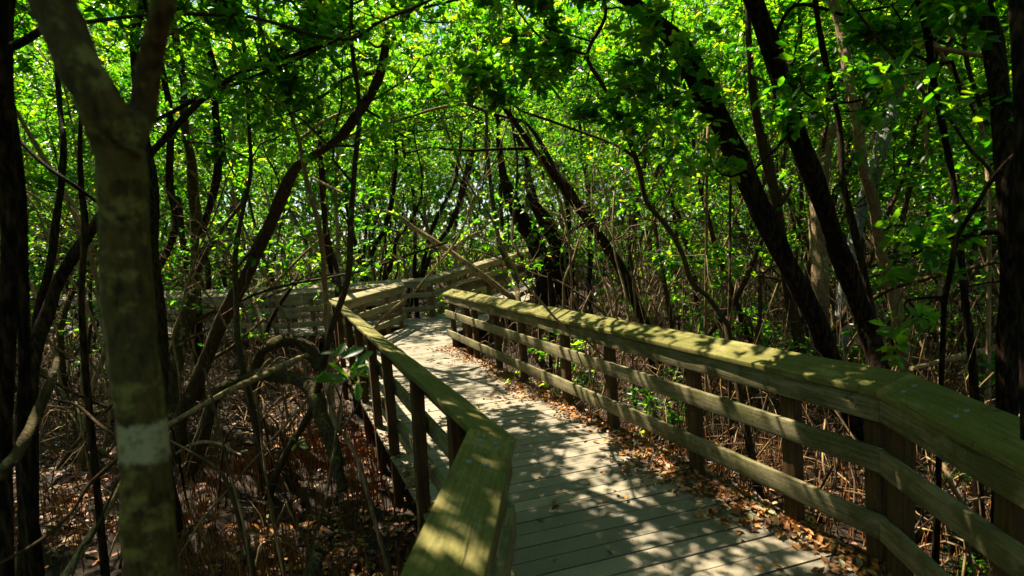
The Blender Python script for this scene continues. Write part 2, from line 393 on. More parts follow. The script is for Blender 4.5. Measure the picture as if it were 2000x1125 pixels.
        sl = np.array([*(b_-a), tilt]); k3 = nrm(np.cross([*nrm(pts[seg+1]-pts[seg]), 0], sl)); k3 = k3 if k3[2] > 0 else -k3
        o = link('bolt', mb.mesh('bolt', M['bolt'], True), root, np.array([*c, z])-base)
        o.rotation_euler = Vector(k3).to_track_quat('Z', 'Y').to_euler()
    return root

# ------------------------------------------------------------------ ground
def gnoise(x, y):
    return .07*np.sin(x*1.3+.5)*np.cos(y*1.1)+.05*np.sin(x*3.1+y*2.3)+.03*np.sin(x*6.1-y*5.2)+.02*np.sin(x*11+y*9)
def ground_z(x, y):
    d = np.hypot(x, y); return GZ+gnoise(x, y)+np.clip((d-16)/40, 0, 1)*.9
mb = MB(); ax = np.concatenate([-np.geomspace(160, 24, 16), np.linspace(-22, 22, 221), np.geomspace(24, 160, 16)])
ay = np.concatenate([-np.geomspace(160, 6, 16), np.linspace(-5, 30, 176), np.geomspace(32, 160, 14)])
X, Y = np.meshgrid(ax, ay); V = np.stack([X, Y, ground_z(X, Y)], -1).reshape(-1, 3); nx = len(ax)
I = (np.arange(len(ay)-1)[:, None]*nx+np.arange(nx-1)[None]).ravel()
mb.add(V, np.stack([I, I+1, I+nx+1, I+nx], 1)); g = link('ground', mb.mesh('ground', M['mud'], True)); g['kind'] = 'structure'

# ------------------------------------------------------------------ deck
def clip(poly, n_, c_, keep):
    out = []
    for i in range(len(poly)):
        a, b = poly[i], poly[(i+1) % len(poly)]; da, db = (a@n_-c_)*keep, (b@n_-c_)*keep
        if da >= 0: out.append(a)
        if da*db < 0: t = da/(da-db); out.append(a+(b-a)*t)
    return out
def deck(mb, polys, pd, zf, rg, wd=.1375, gap=.011, th=.035):
    pd = nrm(pd); n_ = np.array([-pd[1], pd[0]])
    tones = {}
    for poly in polys:
        poly = [np.asarray(p, float)[:2] for p in poly]; c = [p@n_ for p in poly]
        k0, k1 = int(math.floor(min(c)/(wd+gap))), int(math.ceil(max(c)/(wd+gap)))
        for k in range(k0, k1):
            a = k*(wd+gap); q = clip(poly, n_, a, 1); q = clip(q, n_, a+wd, -1) if len(q) > 2 else []
            if len(q) < 3: continue
            m = len(q); rs = tones.setdefault(k, (rg.random(), rg.normal()*.0015))
            top = np.array([[*p, zf(p)+rs[1]] for p in q]); bot = top-[0, 0, th]
            ar = sum(q[i][0]*q[(i+1) % m][1]-q[(i+1) % m][0]*q[i][1] for i in range(m))
            f = list(range(m)) if ar > 0 else list(range(m))[::-1]
            mb.add(top, [f], rs[0]); mb.add(bot, [f[::-1]], rs[0])
            s = np.vstack([top, bot]); qq = [[i, i+m, (i+1) % m+m, (i+1) % m] for i in range(m)]
            if ar < 0: qq = [x[::-1] for x in qq]
            mb.add(s, qq, rs[0])
rg = np.random.default_rng(3)
def po(p, q, off, side=1):   # shift p outward across line p-q
    return np.asarray(p)+outward(np.asarray(p), np.asarray(q), side)*off
bR1 = offs([Rm_far, Rm_b, Rn_end], 1, .16); bL = offs([Ln_end, Ln_b, Lm_c, L2_e], 1, .16)
z0 = lambda p: 0.0
mb = MB(); PD = np.array([.968, .25])
main = [bL[1], bR1[1], bR1[0], bL[2]]
near = [bL[0], bR1[2], bR1[1], bL[1]]
# make near reach straight across
junc1 = [bL[2], bR1[0], L2_e+[.0, .1]]
junc2 = [L2_e+[0, .1], bR1[0], G2[1][0], F_pts[-1]+[0.02, .12], F_pts[-2]+[0, .12]]
junc3 = [G2[1][0], G2[2][0], F_pts[-1]+[0.02, .12]]
deck(mb, [near, main, junc1, junc2, junc3], PD, z0, rg)
# left walkway, boards across it
Np = offs(N_pts, 1, -.12); Fp = offs(F_pts, 1, .12)
Nn = [N_pts[0], N_pts[1], N_pts[2], N_pts[3], N_pts[4], N_pts[5]]; Ff = [F_pts[5]+[0, .12], F_pts[4]+[0, .12], F_pts[3]+[0, .12], F_pts[2]+[0, .12], F_pts[1]+[0, .12], F_pts[0]+[0, .12]]
for i in range(5):
    dd = nrm(Nn[i+1]-Nn[i]); deck(mb, [[Nn[i], Ff[i], Ff[i+1], Nn[i+1]]], np.array([-dd[1], dd[0]]), z0, rg)
# right branch ramp
Gp = [np.array([*g_[0], g_[1]]) for g_ in G2[2:]]; Fq = [np.array([*f_[0], f_[1]]) for f_ in F2]
for i in range(3):
    a, b, c_, d_ = Gp[i], Gp[i+1], Fq[i+1], Fq[i]
    A = np.array([a, b, c_, d_]); co = np.linalg.lstsq(np.c_[A[:, :2], np.ones(4)], A[:, 2], rcond=None)[0]
    dd = nrm((b-a)[:2]); deck(mb, [[a[:2], b[:2], c_[:2], d_[:2]]], np.array([-dd[1], dd[0]]), lambda p, co=co: float(co[0]*p[0]+co[1]*p[1]+co[2]), rg)
dk = link('boardwalk_path', mb.mesh('boardwalk_path', M['deck'])); dk['kind'] = 'structure'
# nail heads in pairs where the boards cross the joists
nv = []
pn = nrm(PD); pm = np.array([-pn[1], pn[0]])
for e0, e1 in ((bL, bR1),):
    for (l0, l1, r0_, r1_) in ((bL[1], bL[2], bR1[1], bR1[0]), (bL[1], bL[0], bR1[1], bR1[2])):
        for f in (.12, .5, .88):
            a, b = l0*(1-f)+r0_*f, l1*(1-f)+r1_*f; c0, c1 = sorted((a@pm, b@pm))
            for k in range(int(c0/.1485), int(c1/.1485)+1):
                for q_ in (.03, .108):
                    t = (k*.1485+q_-a@pm)/((b-a)@pm)
                    if 0 < t < 1: nv.append(a+(b-a)*t+pn*rg.normal()*.006)
nm = MB(); an = np.arange(6)*math.pi/3
for p in nv: nm.add([[p[0]+math.cos(x_)*.0055, p[1]+math.sin(x_)*.0055, .0045] for x_ in an], [list(range(6))])
nl = link('deck_nails', nm.mesh('deck_nails', M['black_steel'])); nl['kind'] = 'structure'
# joists and edge beams under the boards
mb = MB()
def beam(a, b, za=0, zb=0, w_=.05, t0=-.042, t1=-.26):
    d = nrm(b-a); nn = np.array([-d[1], d[0]])*w_/2
    prism(mb, np.array([[*(a-nn), za+t1], [*(a+nn), za+t1], [*(a+nn), za+t0], [*(a-nn), za+t0]]), np.array([[*(b-nn), zb+t1], [*(b+nn), zb+t1], [*(b+nn), zb+t0], [*(b-nn), zb+t0]]))
eR = offs([Rm_far, Rm_b, Rn_end], 1, .03); eL = offs([Ln_end, Ln_b, Lm_c, L2_e], 1, .03)
for e in (eR, eL):
    for a, b in zip(e[:-1], e[1:]): beam(a, b)
for a, b in zip(N_pts[:-1], N_pts[1:]): beam(a+[0, .05], b+[0, .05])
for a, b in zip(Gp[:-1], Gp[1:]): beam(a[:2], b[:2], a[2], b[2])
o = link('boardwalk_beams', mb.mesh('boardwalk_beams', M['post'])); o['kind'] = 'structure'

# ------------------------------------------------------------------ railings
railing('long mossy railing along the right side of the boardwalk, bent near the camera', [Rm_far, Rm_b, Rn_end], 1,
        posts=[(0, 882), (0, 911), (0, 927), (0, 968), (0, 1020), (0, 1104), (0, 1190), (0, 1353), (0, 1545), (0, 1712), (1, 1762), (1, 1985)], spacing=1.3, group='boardwalk railings',
        bolts=[(1, .03, .35), (1, .03, .65), (1, .11, .35), (1, .11, .6), (1, .245, .3), (1, .245, .6)])
railing('close mossy railing at the left of the boardwalk, sunlit at the bottom edge', [Ln_end, Ln_b, Lm_c], 1,
        posts=[(1, 895), (1, 817), (1, 757), (1, 727), (1, 702), (1, 682), (1, 664), (1, 654)], spacing=1.5, group='boardwalk railings',
        bolts=[(0, .95, .35), (0, .95, .65), (0, .86, .4), (0, .86, .72)])
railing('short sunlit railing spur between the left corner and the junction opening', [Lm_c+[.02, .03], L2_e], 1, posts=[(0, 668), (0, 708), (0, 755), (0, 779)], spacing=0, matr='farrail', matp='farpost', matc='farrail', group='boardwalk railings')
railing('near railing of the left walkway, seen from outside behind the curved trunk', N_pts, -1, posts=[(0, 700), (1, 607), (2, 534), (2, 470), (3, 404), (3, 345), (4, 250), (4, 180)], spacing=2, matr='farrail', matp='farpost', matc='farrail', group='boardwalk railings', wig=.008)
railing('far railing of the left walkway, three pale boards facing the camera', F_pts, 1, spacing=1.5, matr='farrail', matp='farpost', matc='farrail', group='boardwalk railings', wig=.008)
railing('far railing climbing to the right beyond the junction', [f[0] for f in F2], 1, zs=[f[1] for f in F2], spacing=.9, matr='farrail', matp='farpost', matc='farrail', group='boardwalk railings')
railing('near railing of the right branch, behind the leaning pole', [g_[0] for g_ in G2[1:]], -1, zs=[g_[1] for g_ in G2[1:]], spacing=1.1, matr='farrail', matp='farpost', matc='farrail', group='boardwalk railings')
#--TREES--
# ------------------------------------------------------------------ generic mangrove kinds (built at the origin, copied later)
def make_kind(i, h, nst, lean, leafL=.085, lv=3, kids=(5, 6, 5), rad=.05, low=.64, wob=.22):
    rng = np.random.default_rng(100+i); tr = MB(); tubes = []; ros = []
    for s in range(nst):
        a = rng.random()*6.28; d = nrm([math.cos(a)*lean, math.sin(a)*lean, 1]); p = np.array([math.cos(a)*.08*s, math.sin(a)*.08*s, -.3])
        pts = [p]; n = 12
        for k in range(n):
            d = nrm(d+rng.normal(size=3)*wob*.6*np.array([1, 1, .3])+np.array([0, 0, .12])); p = p+d*h/n; pts.append(p)
        P = smooth(pts, 3); r0_ = rad*rng.uniform(.6, 1.1); rr = np.linspace(r0_, r0_*.35, len(P)); rr[:3] *= [1.5, 1.25, 1.1]
        tube(tr, P, rr, 9, .10, rng)
        nl = 6
        for k in range(nl):
            t = low+(1-low)*(k+rng.random())/nl; q = P[min(len(P)-1, int(t*(len(P)-1)))]
            dd = nrm(rng.normal(size=3)*np.array([1, 1, .35])+[0, 0, .35])
            grow(rng, q, dd, h*rng.uniform(.16, .30), r0_*.42*(1.1-t*.6), lv-1, tubes, ros, .9, .08, kids[:lv-1])
        grow(rng, P[-1], [0, 0, 1], h*.2, r0_*.3, lv-1, tubes, ros, .9, .08, kids[:lv-1])
        # prop roots
        for k in range(4):
            b = rng.random()*6.28; z = rng.uniform(.15, .9); q0 = P[2]*1.0; q0 = np.array([P[2][0], P[2][1], z]); rr_ = rng.uniform(.3, .8)
            tube(tr, smooth([q0, q0+[math.cos(b)*rr_*.6, math.sin(b)*rr_*.6, .05], q0*[1, 1, 0]+[math.cos(b)*rr_, math.sin(b)*rr_, -.3]], 4), .012, 4, cap=False)
    put_tubes(tr, tubes, rng)
    cr = MB(); rosettes(cr, [p for p, d in ros], [d for p, d in ros], rng, (4, 6), leafL)
    return tr, cr
KINDS = []
LFS = [.085, .105, .07, .095, .075, .10, .085]
for i, (h, nst, lean, mt, kw) in enumerate([
    (6.4, 2, .35, 'brown', {}), (7.2, 1, .25, 'dark', {'rad': .075}), (5.6, 3, .45, 'tan', {'rad': .035}), (6.8, 1, .5, 'lich', {'rad': .06}),
    (6.0, 3, .30, 'dark', {'rad': .045}), (7.5, 1, .12, 'pale', {'rad': .04}), (5.2, 2, .6, 'brown', {'rad': .05, 'low': .25})]):
    tr, cr = make_kind(i, h, nst, lean, leafL=LFS[i], **kw)
    KINDS.append((tr.mesh('trunk', M[mt], True), cr.mesh('crown', M['leaf']), mt))
KT = [len(k[1].polygons)//2 for k in KINDS]; pass
def put_tree(kind, x, y, s, rz, label, group):
    t = thing('mangrove_tree', label, 'tree', (x, y, ground_z(x, y)), group); t.rotation_euler = (0, 0, rz); t.scale = (s, s, s)
    tm, cm, _ = KINDS[kind]; link('trunk', tm, t); link('crown', cm, t); return t

# ------------------------------------------------------------------ trees traced from the photograph
DEEP = np.random.default_rng(5)
def wobd(n, d, rng): 
    ph = rng.random(2)*6.28; t = np.linspace(0, 1, n); return d*.035*(np.sin(t*5+ph[0])+.5*np.sin(t*11+ph[1]))
def traced(px, dep, rng, wob=True):
    """px: (x, y, width) list from the base up; dep scalar or (base, tip)"""
    n = len(px); dd = np.linspace(dep[0], dep[1], n) if isinstance(dep, tuple) else np.full(n, float(dep))
    if wob and n > 3: dd = dd+wobd(n, dd.mean(), rng)
    P = np.array([atd(x, y, d) for (x, y, w_), d in zip(px, dd)]); xy_ = np.array([(q[0], q[1]) for q in px], float); tg = np.gradient(xy_, axis=0) if n > 1 else np.array([[0, 1.]]); cs = np.clip(np.abs(tg[:, 1])/(np.linalg.norm(tg, axis=1)+1e-9), .62, 1) if abs(xy_[0, 1]-xy_[-1, 1]) > 260 else np.full(n, .9)
    r = np.array([w_*.90*k*d/F_PX/2 for (x, y, w_), d, k in zip(px, dd, cs)])
    return P, r
def tree(label, m, dep, px, crown=None, extra=(), down=True, name='mangrove_tree', cat='tree', seed=0, sides=None, lump=.10, group=None, twigs=0, leafL=.088, top=5.6, spray=(), crn=4, crl=1.5, dense=0):
    rng = np.random.default_rng(seed or (abs(hash_(label)) % 100000))
    P, r = traced(px, dep, rng)
    if down and P[0][2] > ground_z(*P[0][:2]):
        d = nrm(P[0]-P[1]); d = nrm(d*np.array([.6, .6, 1])+[0, 0, -.3]); k = (P[0][2]-ground_z(*P[0][:2])+.15)/max(.2, -d[2])
        q = P[0]+d*k; P = np.vstack([q, P[0]*.5+q*.5, P]); r = np.concatenate([[r[0]*1.5, r[0]*1.15], r])
    visible_n = len(P)
    if crown:
        d = nrm(P[-1]-P[-2]); q = P[-1].copy(); ex = []
        for k in range(8):
            if q[2] > top: break
            d = nrm(d*.75+[0, 0, .35]+rng.normal(size=3)*.12); q = q+d*max(.35, (top-P[-1][2])/5); ex.append(q.copy())
        if ex: P = np.vstack([P, ex]); r = np.concatenate([r, np.linspace(r[-1], r[-1]*.6, len(ex)+1)[1:]])
    base = P[0].copy(); root = thing(name, label, cat, base, group)
    tb = MB(); S = smooth(P, 5); L = len(P); rr = np.interp(np.linspace(0, L-1, len(S)), np.arange(L), r)
    sd_ = sides or (22 if r.max() > .06 else 12 if r.max() > .03 else 8)
    tube(tb, S-base, rr, sd_, lump, rng)
    tubes, ros = [], []
    for e in extra:
        ep, er = traced(e[1], e[0], rng); E_ = smooth(ep, 4); tube(tb, E_-base, np.interp(np.linspace(0, len(ep)-1, len(E_)), np.arange(len(ep)), er), 12 if er.max() > .03 else 7, lump, rng)
        if len(e) > 2 and e[2]:
            d = nrm(ep[-1]-ep[-2]); grow(rng, ep[-1], nrm(d+[0, 0, .5]), e[2], er[-1]*.8, 2, tubes, ros)
    if crown:
        for k in range(crn):
            q = S[-1-rng.integers(0, 6)]; grow(rng, q, rng.normal(size=3)*[1, 1, .25]+[0, 0, .25], crl*rng.uniform(.7, 1.2)*crown, rr[-1]*.6, 3, tubes, ros, kids=(5, 5, 4) if dense else (4, 4, 3))
    for k in range(twigs):
        i = rng.integers(int(len(S)*.25), len(S)-1); grow(rng, S[i], rng.normal(size=3)*[1, 1, .5]+[0, 0, .3], rng.uniform(.4, 1.1), max(.006, rr[i]*.3), 1, tubes, ros, kids=(4,), wob=.3)
    for (sx_, sy_, sd2, ln, lv) in spray:
        q = atd(sx_, sy_, sd2); i = int(np.argmin(np.linalg.norm(S-q, axis=1))); a = S[i]; mid = (a+q)/2+rng.normal(size=3)*.08+[0, 0, .06]
        c_ = smooth([a, mid, q], 5); rr0 = max(.006, min(.014, rr[i]*.4)); tubes.append((c_, np.linspace(rr0*1.3, rr0*.7, len(c_)), 1))
        grow(rng, q, nrm(q-a), ln, rr0*.7, lv, tubes, ros, kids=(5, 4, 4)[:lv] if lv else (), wob=.3)
        if lv == 1 or lv == 2: grow(rng, mid, nrm(rng.normal(size=3)), ln*.7, rr0*.6, lv, tubes, ros, kids=(5, 4)[:lv])
    if tubes:
        tubes = [(p-base, r_, l) for p, r_, l in tubes]; put_tubes(tb, tubes, rng)
    link('trunk' if cat == 'tree' else 'wood', tb.mesh('trunk', M[m], True), root)
    ros = [(p, d) for p, d in ros if p[2] > 1.7+.11*max(0, p[1]-2) or (p[0] > 1.8 and p[1] < 3.6)]
    if ros:
        cb = MB(); rosettes(cb, [p-base for p, d in ros], [d for p, d in ros], rng, (4, 8), leafL); link('crown', cb.mesh('crown', M['leaf']), root)
    return root
def hash_(s):
    h = 5381
    for c in s: h = (h*33+ord(c)) & 0x7fffffff
    return h
# forked tree close to the camera: pale bands are paint and lichen of its own
B_ = atd(272, 560, .95)
for y0, y1, colr in ((338, 300, (.085, .088, .024)), (888, 830, (.30, .28, .16))):
    za, zb = atd(250, y0, .95)[2], atd(250, y1, .95)[2]; BANDS.append((za, zb, colr))
m = M['banded']; n = m.node_tree
tree_base = atd(300, 1300, .95)
def band_nodes(c):
    geo = n.nodes.new('ShaderNodeNewGeometry'); sp = n.nodes.new('ShaderNodeSeparateXYZ'); n.links.new(geo.outputs['Position'], sp.inputs[0])
    nz = noise(n, 26, 7, .8, vec=geo.outputs['Position'], sc=(1, 1, .6))
    for za, zb, colr in BANDS:
        ma = n.nodes.new('ShaderNodeMath'); ma.operation = 'MULTIPLY_ADD'; n.links.new(nz, ma.inputs[0]); ma.inputs[1].default_value = .075; n.links.new(sp.outputs['Z'], ma.inputs[2])
        mr = n.nodes.new('ShaderNodeMapRange'); mr.inputs['From Min'].default_value = za+.0375-.012; mr.inputs['From Max'].default_value = zb+.0375+.012; n.links.new(ma.outputs[0], mr.inputs['Value'])
        f = ramp(n, mr.outputs[0], [(.02, (0, 0, 0)), (.12, (.9, .9, .9)), (.88, (.9, .9, .9)), (.98, (0, 0, 0))]); f = mix(n, ramp(n, noise(n, 38, 5, .8, vec=geo.outputs['Position']), [(.5, (0, 0, 0)), (.62, (.8, .8, .8))]), f, (0, 0, 0)); c = mix(n, f, c, colr)
    return c
finish(n, band_nodes(BAND_C), .85, BAND_A, .7, .006, .2)
tree('thick forked tree trunk close to the camera, with pale bands on its bark', 'banded', .95,
     [(300, 1125, 104), (288, 980, 100), (279, 830, 94), (262, 700, 93), (252, 600, 93), (243, 450, 91), (238, 340, 92), (232, 290, 96), (214, 238, 100), (185, 180, 96), (153, 125, 92), (122, 44, 86), (104, -30, 80)],
     crown=1.2, extra=[(.95, [(248, 300, 60), (262, 255, 58), (279, 215, 55), (291, 133, 49), (311, 44, 46), (322, -20, 44), (332, -160, 40), (350, -300, 36)], 1.6)], top=4.2, lump=.03, crn=6, crl=1.6, seed=4, sides=40)
TR = [
 ('curved brown trunk bending right over the left walkway', 'brown', (6.2, 5.6), [(354, 815, 34), (390, 732, 31), (432, 630, 31), (480, 540, 30), (507, 480, 29), (533, 427, 27), (556, 369, 27), (582, 324, 27), (622, 298, 26), (667, 265, 26), (707, 209, 24), (738, 156, 22), (751, 102, 19), (760, 44, 17), (766, -10, 15)], dict(crown=1.2, top=5.2, twigs=2, spray=[(700, 60, 5.4, .9, 2), (820, 40, 5.8, .9, 2)])),
 ('dark leaning tree behind the forked trunk, its long limb arching up to the right', 'dark', (3.6, 4.8), [(50, 830, 34), (66, 690, 30), (90, 618, 28), (120, 540, 27), (174, 456, 25), (225, 385, 22), (285, 310, 20), (330, 262, 18), (380, 208, 18), (440, 160, 17), (500, 130, 16), (560, 112, 13), (640, 85, 10), (700, 60, 7)], dict(twigs=3, extra=[(4.5, [(398, 185, 7), (450, 168, 8), (520, 140, 8), (590, 112, 7), (650, 80, 5)], 0), (4.2, [(300, 236, 9), (330, 222, 9), (370, 200, 9), (410, 180, 6)], 0)], spray=[(560, 60, 4.8, .8, 2), (470, 60, 4.4, .7, 2)])),
 ('lichened upright stem with pale blotched foot, behind the fork', 'lich', (7.2, 6.8), [(338, 735, 34), (350, 670, 32), (372, 588, 30), (384, 520, 26), (384, 450, 23), (378, 378, 20), (373, 311, 18), (360, 244, 15), (360, 178, 14), (351, 111, 14), (338, 44, 13), (330, -20, 11)], dict(crown=1.2, twigs=4, extra=[(7, [(375, 560, 12), (400, 500, 12), (428, 455, 10), (470, 400, 8)], .8)])),
 ('dark wavy stem crossing the arching limb, left of centre', 'dark', (7.4, 6.2), [(384, 560, 16), (391, 471, 15), (404, 422, 15), (422, 356, 15), (427, 289, 16), (420, 222, 14), (422, 150, 13), (400, 67, 12), (396, 0, 10)], dict(crown=1.2, twigs=3)),
 ('dark stem seen just right of the forked trunk', 'dark', (6.5, 6.5), [(285, 600, 18), (300, 546, 16), (336, 468, 14), (342, 422, 14), (331, 356, 14), (333, 267, 14), (329, 200, 13), (316, 133, 12), (300, 60, 10)], dict(crown=1.1, twigs=3)),
 ('thin straight tan pole stem standing in front of the railing corner', 'tan', (5.6, 5.2), [(643, 720, 14), (640, 637, 13), (637, 590, 12), (633, 543, 12), (631, 497, 11), (622, 440, 10), (600, 356, 10), (582, 267, 8), (556, 193, 7), (529, 124, 7), (507, 44, 6), (500, -20, 6)], dict(crown=.8, twigs=2)),
 ('dark slim stem behind the thin tan pole stem', 'dark', (11, 10.5), [(662, 570, 15), (655, 520, 13), (640, 470, 13), (632, 400, 12), (628, 330, 11), (620, 200, 10), (612, 80, 9), (606, -10, 8)], dict(crown=1.2, twigs=4)),
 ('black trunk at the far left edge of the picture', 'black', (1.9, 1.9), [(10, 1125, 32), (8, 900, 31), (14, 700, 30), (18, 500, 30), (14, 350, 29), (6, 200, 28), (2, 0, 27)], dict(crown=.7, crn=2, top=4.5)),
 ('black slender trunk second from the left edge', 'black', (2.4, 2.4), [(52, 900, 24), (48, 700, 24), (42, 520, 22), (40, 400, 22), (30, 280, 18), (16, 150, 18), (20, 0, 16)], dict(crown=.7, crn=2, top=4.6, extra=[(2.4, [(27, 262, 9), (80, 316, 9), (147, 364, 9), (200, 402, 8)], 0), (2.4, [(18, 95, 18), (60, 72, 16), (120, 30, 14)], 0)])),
 ('dark thin stem between the left edge and the forked trunk', 'dark', (4.5, 4.5), [(70, 640, 16), (98, 520, 15), (108, 440, 14), (120, 360, 13), (124, 280, 11), (116, 200, 9), (110, 100, 8)], dict(crown=1, twigs=4)),
 ('dark stem rising beside the left edge of the forked trunk', 'dark', (3.2, 3.0), [(165, 700, 13), (160, 560, 12), (166, 440, 12), (160, 380, 11), (156, 300, 9), (158, 200, 8), (150, 100, 7)], dict(crown=1, twigs=2)),
 ('broken topped black trunk leaning left over the boardwalk, pale limb beside it', 'dark', (8.2, 7.2), [(1262, 640, 26), (1240, 590, 25), (1210, 520, 25), (1178, 471, 24), (1151, 436, 22), (1124, 400, 20), (1098, 364, 20), (1071, 329, 18), (1044, 293, 17), (1022, 262, 15), (1000, 231, 13), (969, 191, 9)],
   dict(extra=[(7.5, [(1170, 455, 14), (1156, 427, 13), (1133, 400, 13), (1111, 364, 13), (1084, 329, 12), (1062, 289, 11), (1027, 240, 10), (987, 229, 10), (951, 218, 10), (911, 202, 10), (867, 182, 9), (822, 164, 9), (778, 142, 9), (733, 122, 8), (671, 80, 7), (600, 36, 6)], .9), (7.3, [(1044, 290, 8), (980, 291, 7), (930, 294, 7), (880, 292, 6), (840, 288, 5), (790, 300, 4)], .7)], spray=[(1000, 120, 7, 1., 2), (900, 130, 7, 1., 2), (850, 230, 7, .9, 2)])),
 ('slim leaning tree with a pale foot, right of the broken trunk', 'brown', (4.6, 4.0), [(1420, 640, 15), (1414, 624, 13), (1385, 583, 12), (1350, 549, 12), (1333, 497, 12), (1304, 445, 12), (1263, 393, 11), (1246, 323, 11), (1223, 262, 10), (1204, 213, 9), (1173, 160, 9), (1147, 107, 8), (1178, 44, 8), (1182, 10, 7), (1165, -30, 6)], dict(crown=.9, top=5, extra=[(4.1, [(1240, 307, 8), (1200, 282, 7), (1111, 249, 6), (1049, 227, 6), (1020, 218, 5)], .5), (4, [(1147, 107, 7), (1089, 89, 6), (1049, 67, 5), (1010, 20, 4)], .6), (4.1, [(1246, 305, 6), (1265, 290, 7), (1290, 288, 6)], 0)], spray=[(1080, 60, 4, .7, 2), (1240, 130, 3.8, .7, 2), (1290, 200, 3.6, .6, 2), (1120, 170, 4.2, .6, 2)])),
 ('thick black trunk leaning left across the right half, nearer of the leaning pair', 'black', (4.1, 3.6), [(1710, 930, 46), (1690, 861, 44), (1648, 780, 44), (1611, 675, 44), (1593, 624, 44), (1558, 555, 46), (1523, 485, 47), (1483, 404, 48), (1448, 323, 49), (1414, 254, 52), (1379, 185, 54), (1350, 127, 54), (1310, 69, 50), (1235, 5, 44), (1190, -40, 40)], dict(crown=1.4, top=4.9, sides=26, crn=6, dense=1)),
 ('thick black leaning trunk just right of the similar nearer one', 'black', (4.4, 4.0), [(1720, 760, 46), (1709, 693, 44), (1691, 630, 42), (1662, 555, 42), (1633, 474, 42), (1599, 375, 42), (1570, 300, 42), (1541, 219, 42), (1523, 150, 42), (1500, 75, 40), (1471, 0, 38), (1455, -60, 34)], dict(crown=1.4, top=5.2, crn=5, sides=26, spray=[(1545, 125, 3.5, .3, 0), (1470, 335, 3.3, .35, 1), (1640, 200, 3.6, .35, 1), (1650, 30, 3.8, .5, 1)])),
 ('mottled brown stem with a short broken stub, between the leaning pair', 'brown', (6.5, 6), [(1560, 660, 24), (1541, 578, 23), (1523, 451, 22), (1515, 385, 21), (1495, 306, 19), (1477, 225, 17), (1465, 120, 14), (1460, 20, 12)], dict(crown=1.2, twigs=3, extra=[(6.2, [(1522, 400, 12), (1534, 385, 12), (1543, 366, 10)], 0)])),
 ('broad striped tan stump of a trunk behind the leaning pair', 'tan', (7.4, 7.4), [(1600, 640, 36), (1602, 566, 34), (1599, 462, 33), (1604, 347, 32), (1616, 262, 28), (1620, 240, 20)], dict(lump=.18)),
 ('tan tree with a long straight stem right of the striped stump', 'tan', (6.4, 6), [(1765, 690, 28), (1755, 635, 26), (1743, 566, 24), (1720, 491, 23), (1708, 404, 22), (1685, 323, 21), (1674, 231, 20), (1656, 144, 20), (1645, 69, 20), (1627, 0, 18)], dict(crown=1.3, twigs=3)),
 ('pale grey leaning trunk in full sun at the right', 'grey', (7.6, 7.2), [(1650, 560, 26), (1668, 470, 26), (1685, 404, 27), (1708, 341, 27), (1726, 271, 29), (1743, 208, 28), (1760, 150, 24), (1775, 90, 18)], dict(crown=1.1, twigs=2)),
 ('thin dark stem in front of the striped stump', 'dark', (5.4, 5.2), [(1715, 680, 17), (1703, 612, 15), (1685, 520, 15), (1662, 422, 14), (1645, 347, 13), (1639, 243, 12), (1612, 120, 11), (1592, 0, 10)], dict(crown=1, twigs=4)),
 ('dark stem left of the big trunk at the right edge', 'black', (3.6, 3.4), [(1900, 720, 17), (1887, 607, 14), (1876, 491, 13), (1864, 370, 12), (1853, 306, 12), (1824, 162, 13), (1812, 69, 13), (1789, -10, 11)], dict(crown=1, top=4.8, twigs=2, spray=[(1760, 40, 3.2, .5, 2), (1880, 60, 3.2, .5, 2), (1700, 210, 3.4, .5, 1)])),
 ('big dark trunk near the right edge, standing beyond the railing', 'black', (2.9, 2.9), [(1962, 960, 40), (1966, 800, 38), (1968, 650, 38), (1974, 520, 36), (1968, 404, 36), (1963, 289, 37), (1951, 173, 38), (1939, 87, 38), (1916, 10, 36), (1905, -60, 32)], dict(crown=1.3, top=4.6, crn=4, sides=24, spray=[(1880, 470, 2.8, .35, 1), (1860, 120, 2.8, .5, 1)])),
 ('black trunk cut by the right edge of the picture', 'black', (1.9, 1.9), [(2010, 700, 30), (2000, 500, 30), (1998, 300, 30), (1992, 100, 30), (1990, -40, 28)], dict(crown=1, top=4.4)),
 ('thin black sapling curving in from the right edge', 'black', (2.6, 2.5), [(1842, 640, 11), (1846, 580, 11), (1859, 520, 11), (1870, 462, 11), (1905, 404, 11), (1945, 341, 11), (2000, 283, 10), (2060, 230, 9)], dict(twigs=0, spray=[(1820, 625, 2.5, .2, 0), (1775, 615, 2.6, .2, 0), (1760, 640, 2.6, .2, 0)])),
 ('thin pale sunlit stem between the dark trunks at the right', 'pale', (5.2, 4.8), [(1932, 500, 8), (1932, 400, 8), (1928, 323, 8), (1922, 271, 8), (1905, 214, 8), (1870, 150, 8), (1835, 98, 7), (1815, 20, 6)], dict(crown=.7, twigs=2)),
 ('pale upright sapling stem left of the big right hand trunk', 'pale', (6, 5.8), [(1838, 650, 7), (1835, 549, 7), (1830, 450, 7), (1812, 370, 6), (1808, 250, 6), (1800, 120, 5)], dict(crown=.7, twigs=2)),
 ('thin dark crossing stem running down to the right near the right edge', 'brown', (3.2, 3.0), [(1990, 450, 8), (1939, 341, 8), (1893, 289, 8), (1853, 231, 8), (1807, 185, 8), (1749, 116, 7), (1679, 29, 6), (1640, -40, 5)], dict(crown=.6, down=False, name='hanging_branch', cat='branch')),
 ('dark shaggy trunk left of a twin, in the centre behind the railings', 'black', (15, 14.5), [(1064, 590, 46), (1063, 553, 44), (1057, 512, 44), (1042, 469, 42), (1018, 427, 38), (1000, 391, 32), (985, 350, 18), (975, 280, 12)], dict(crown=1.6, twigs=5, lump=.2)),
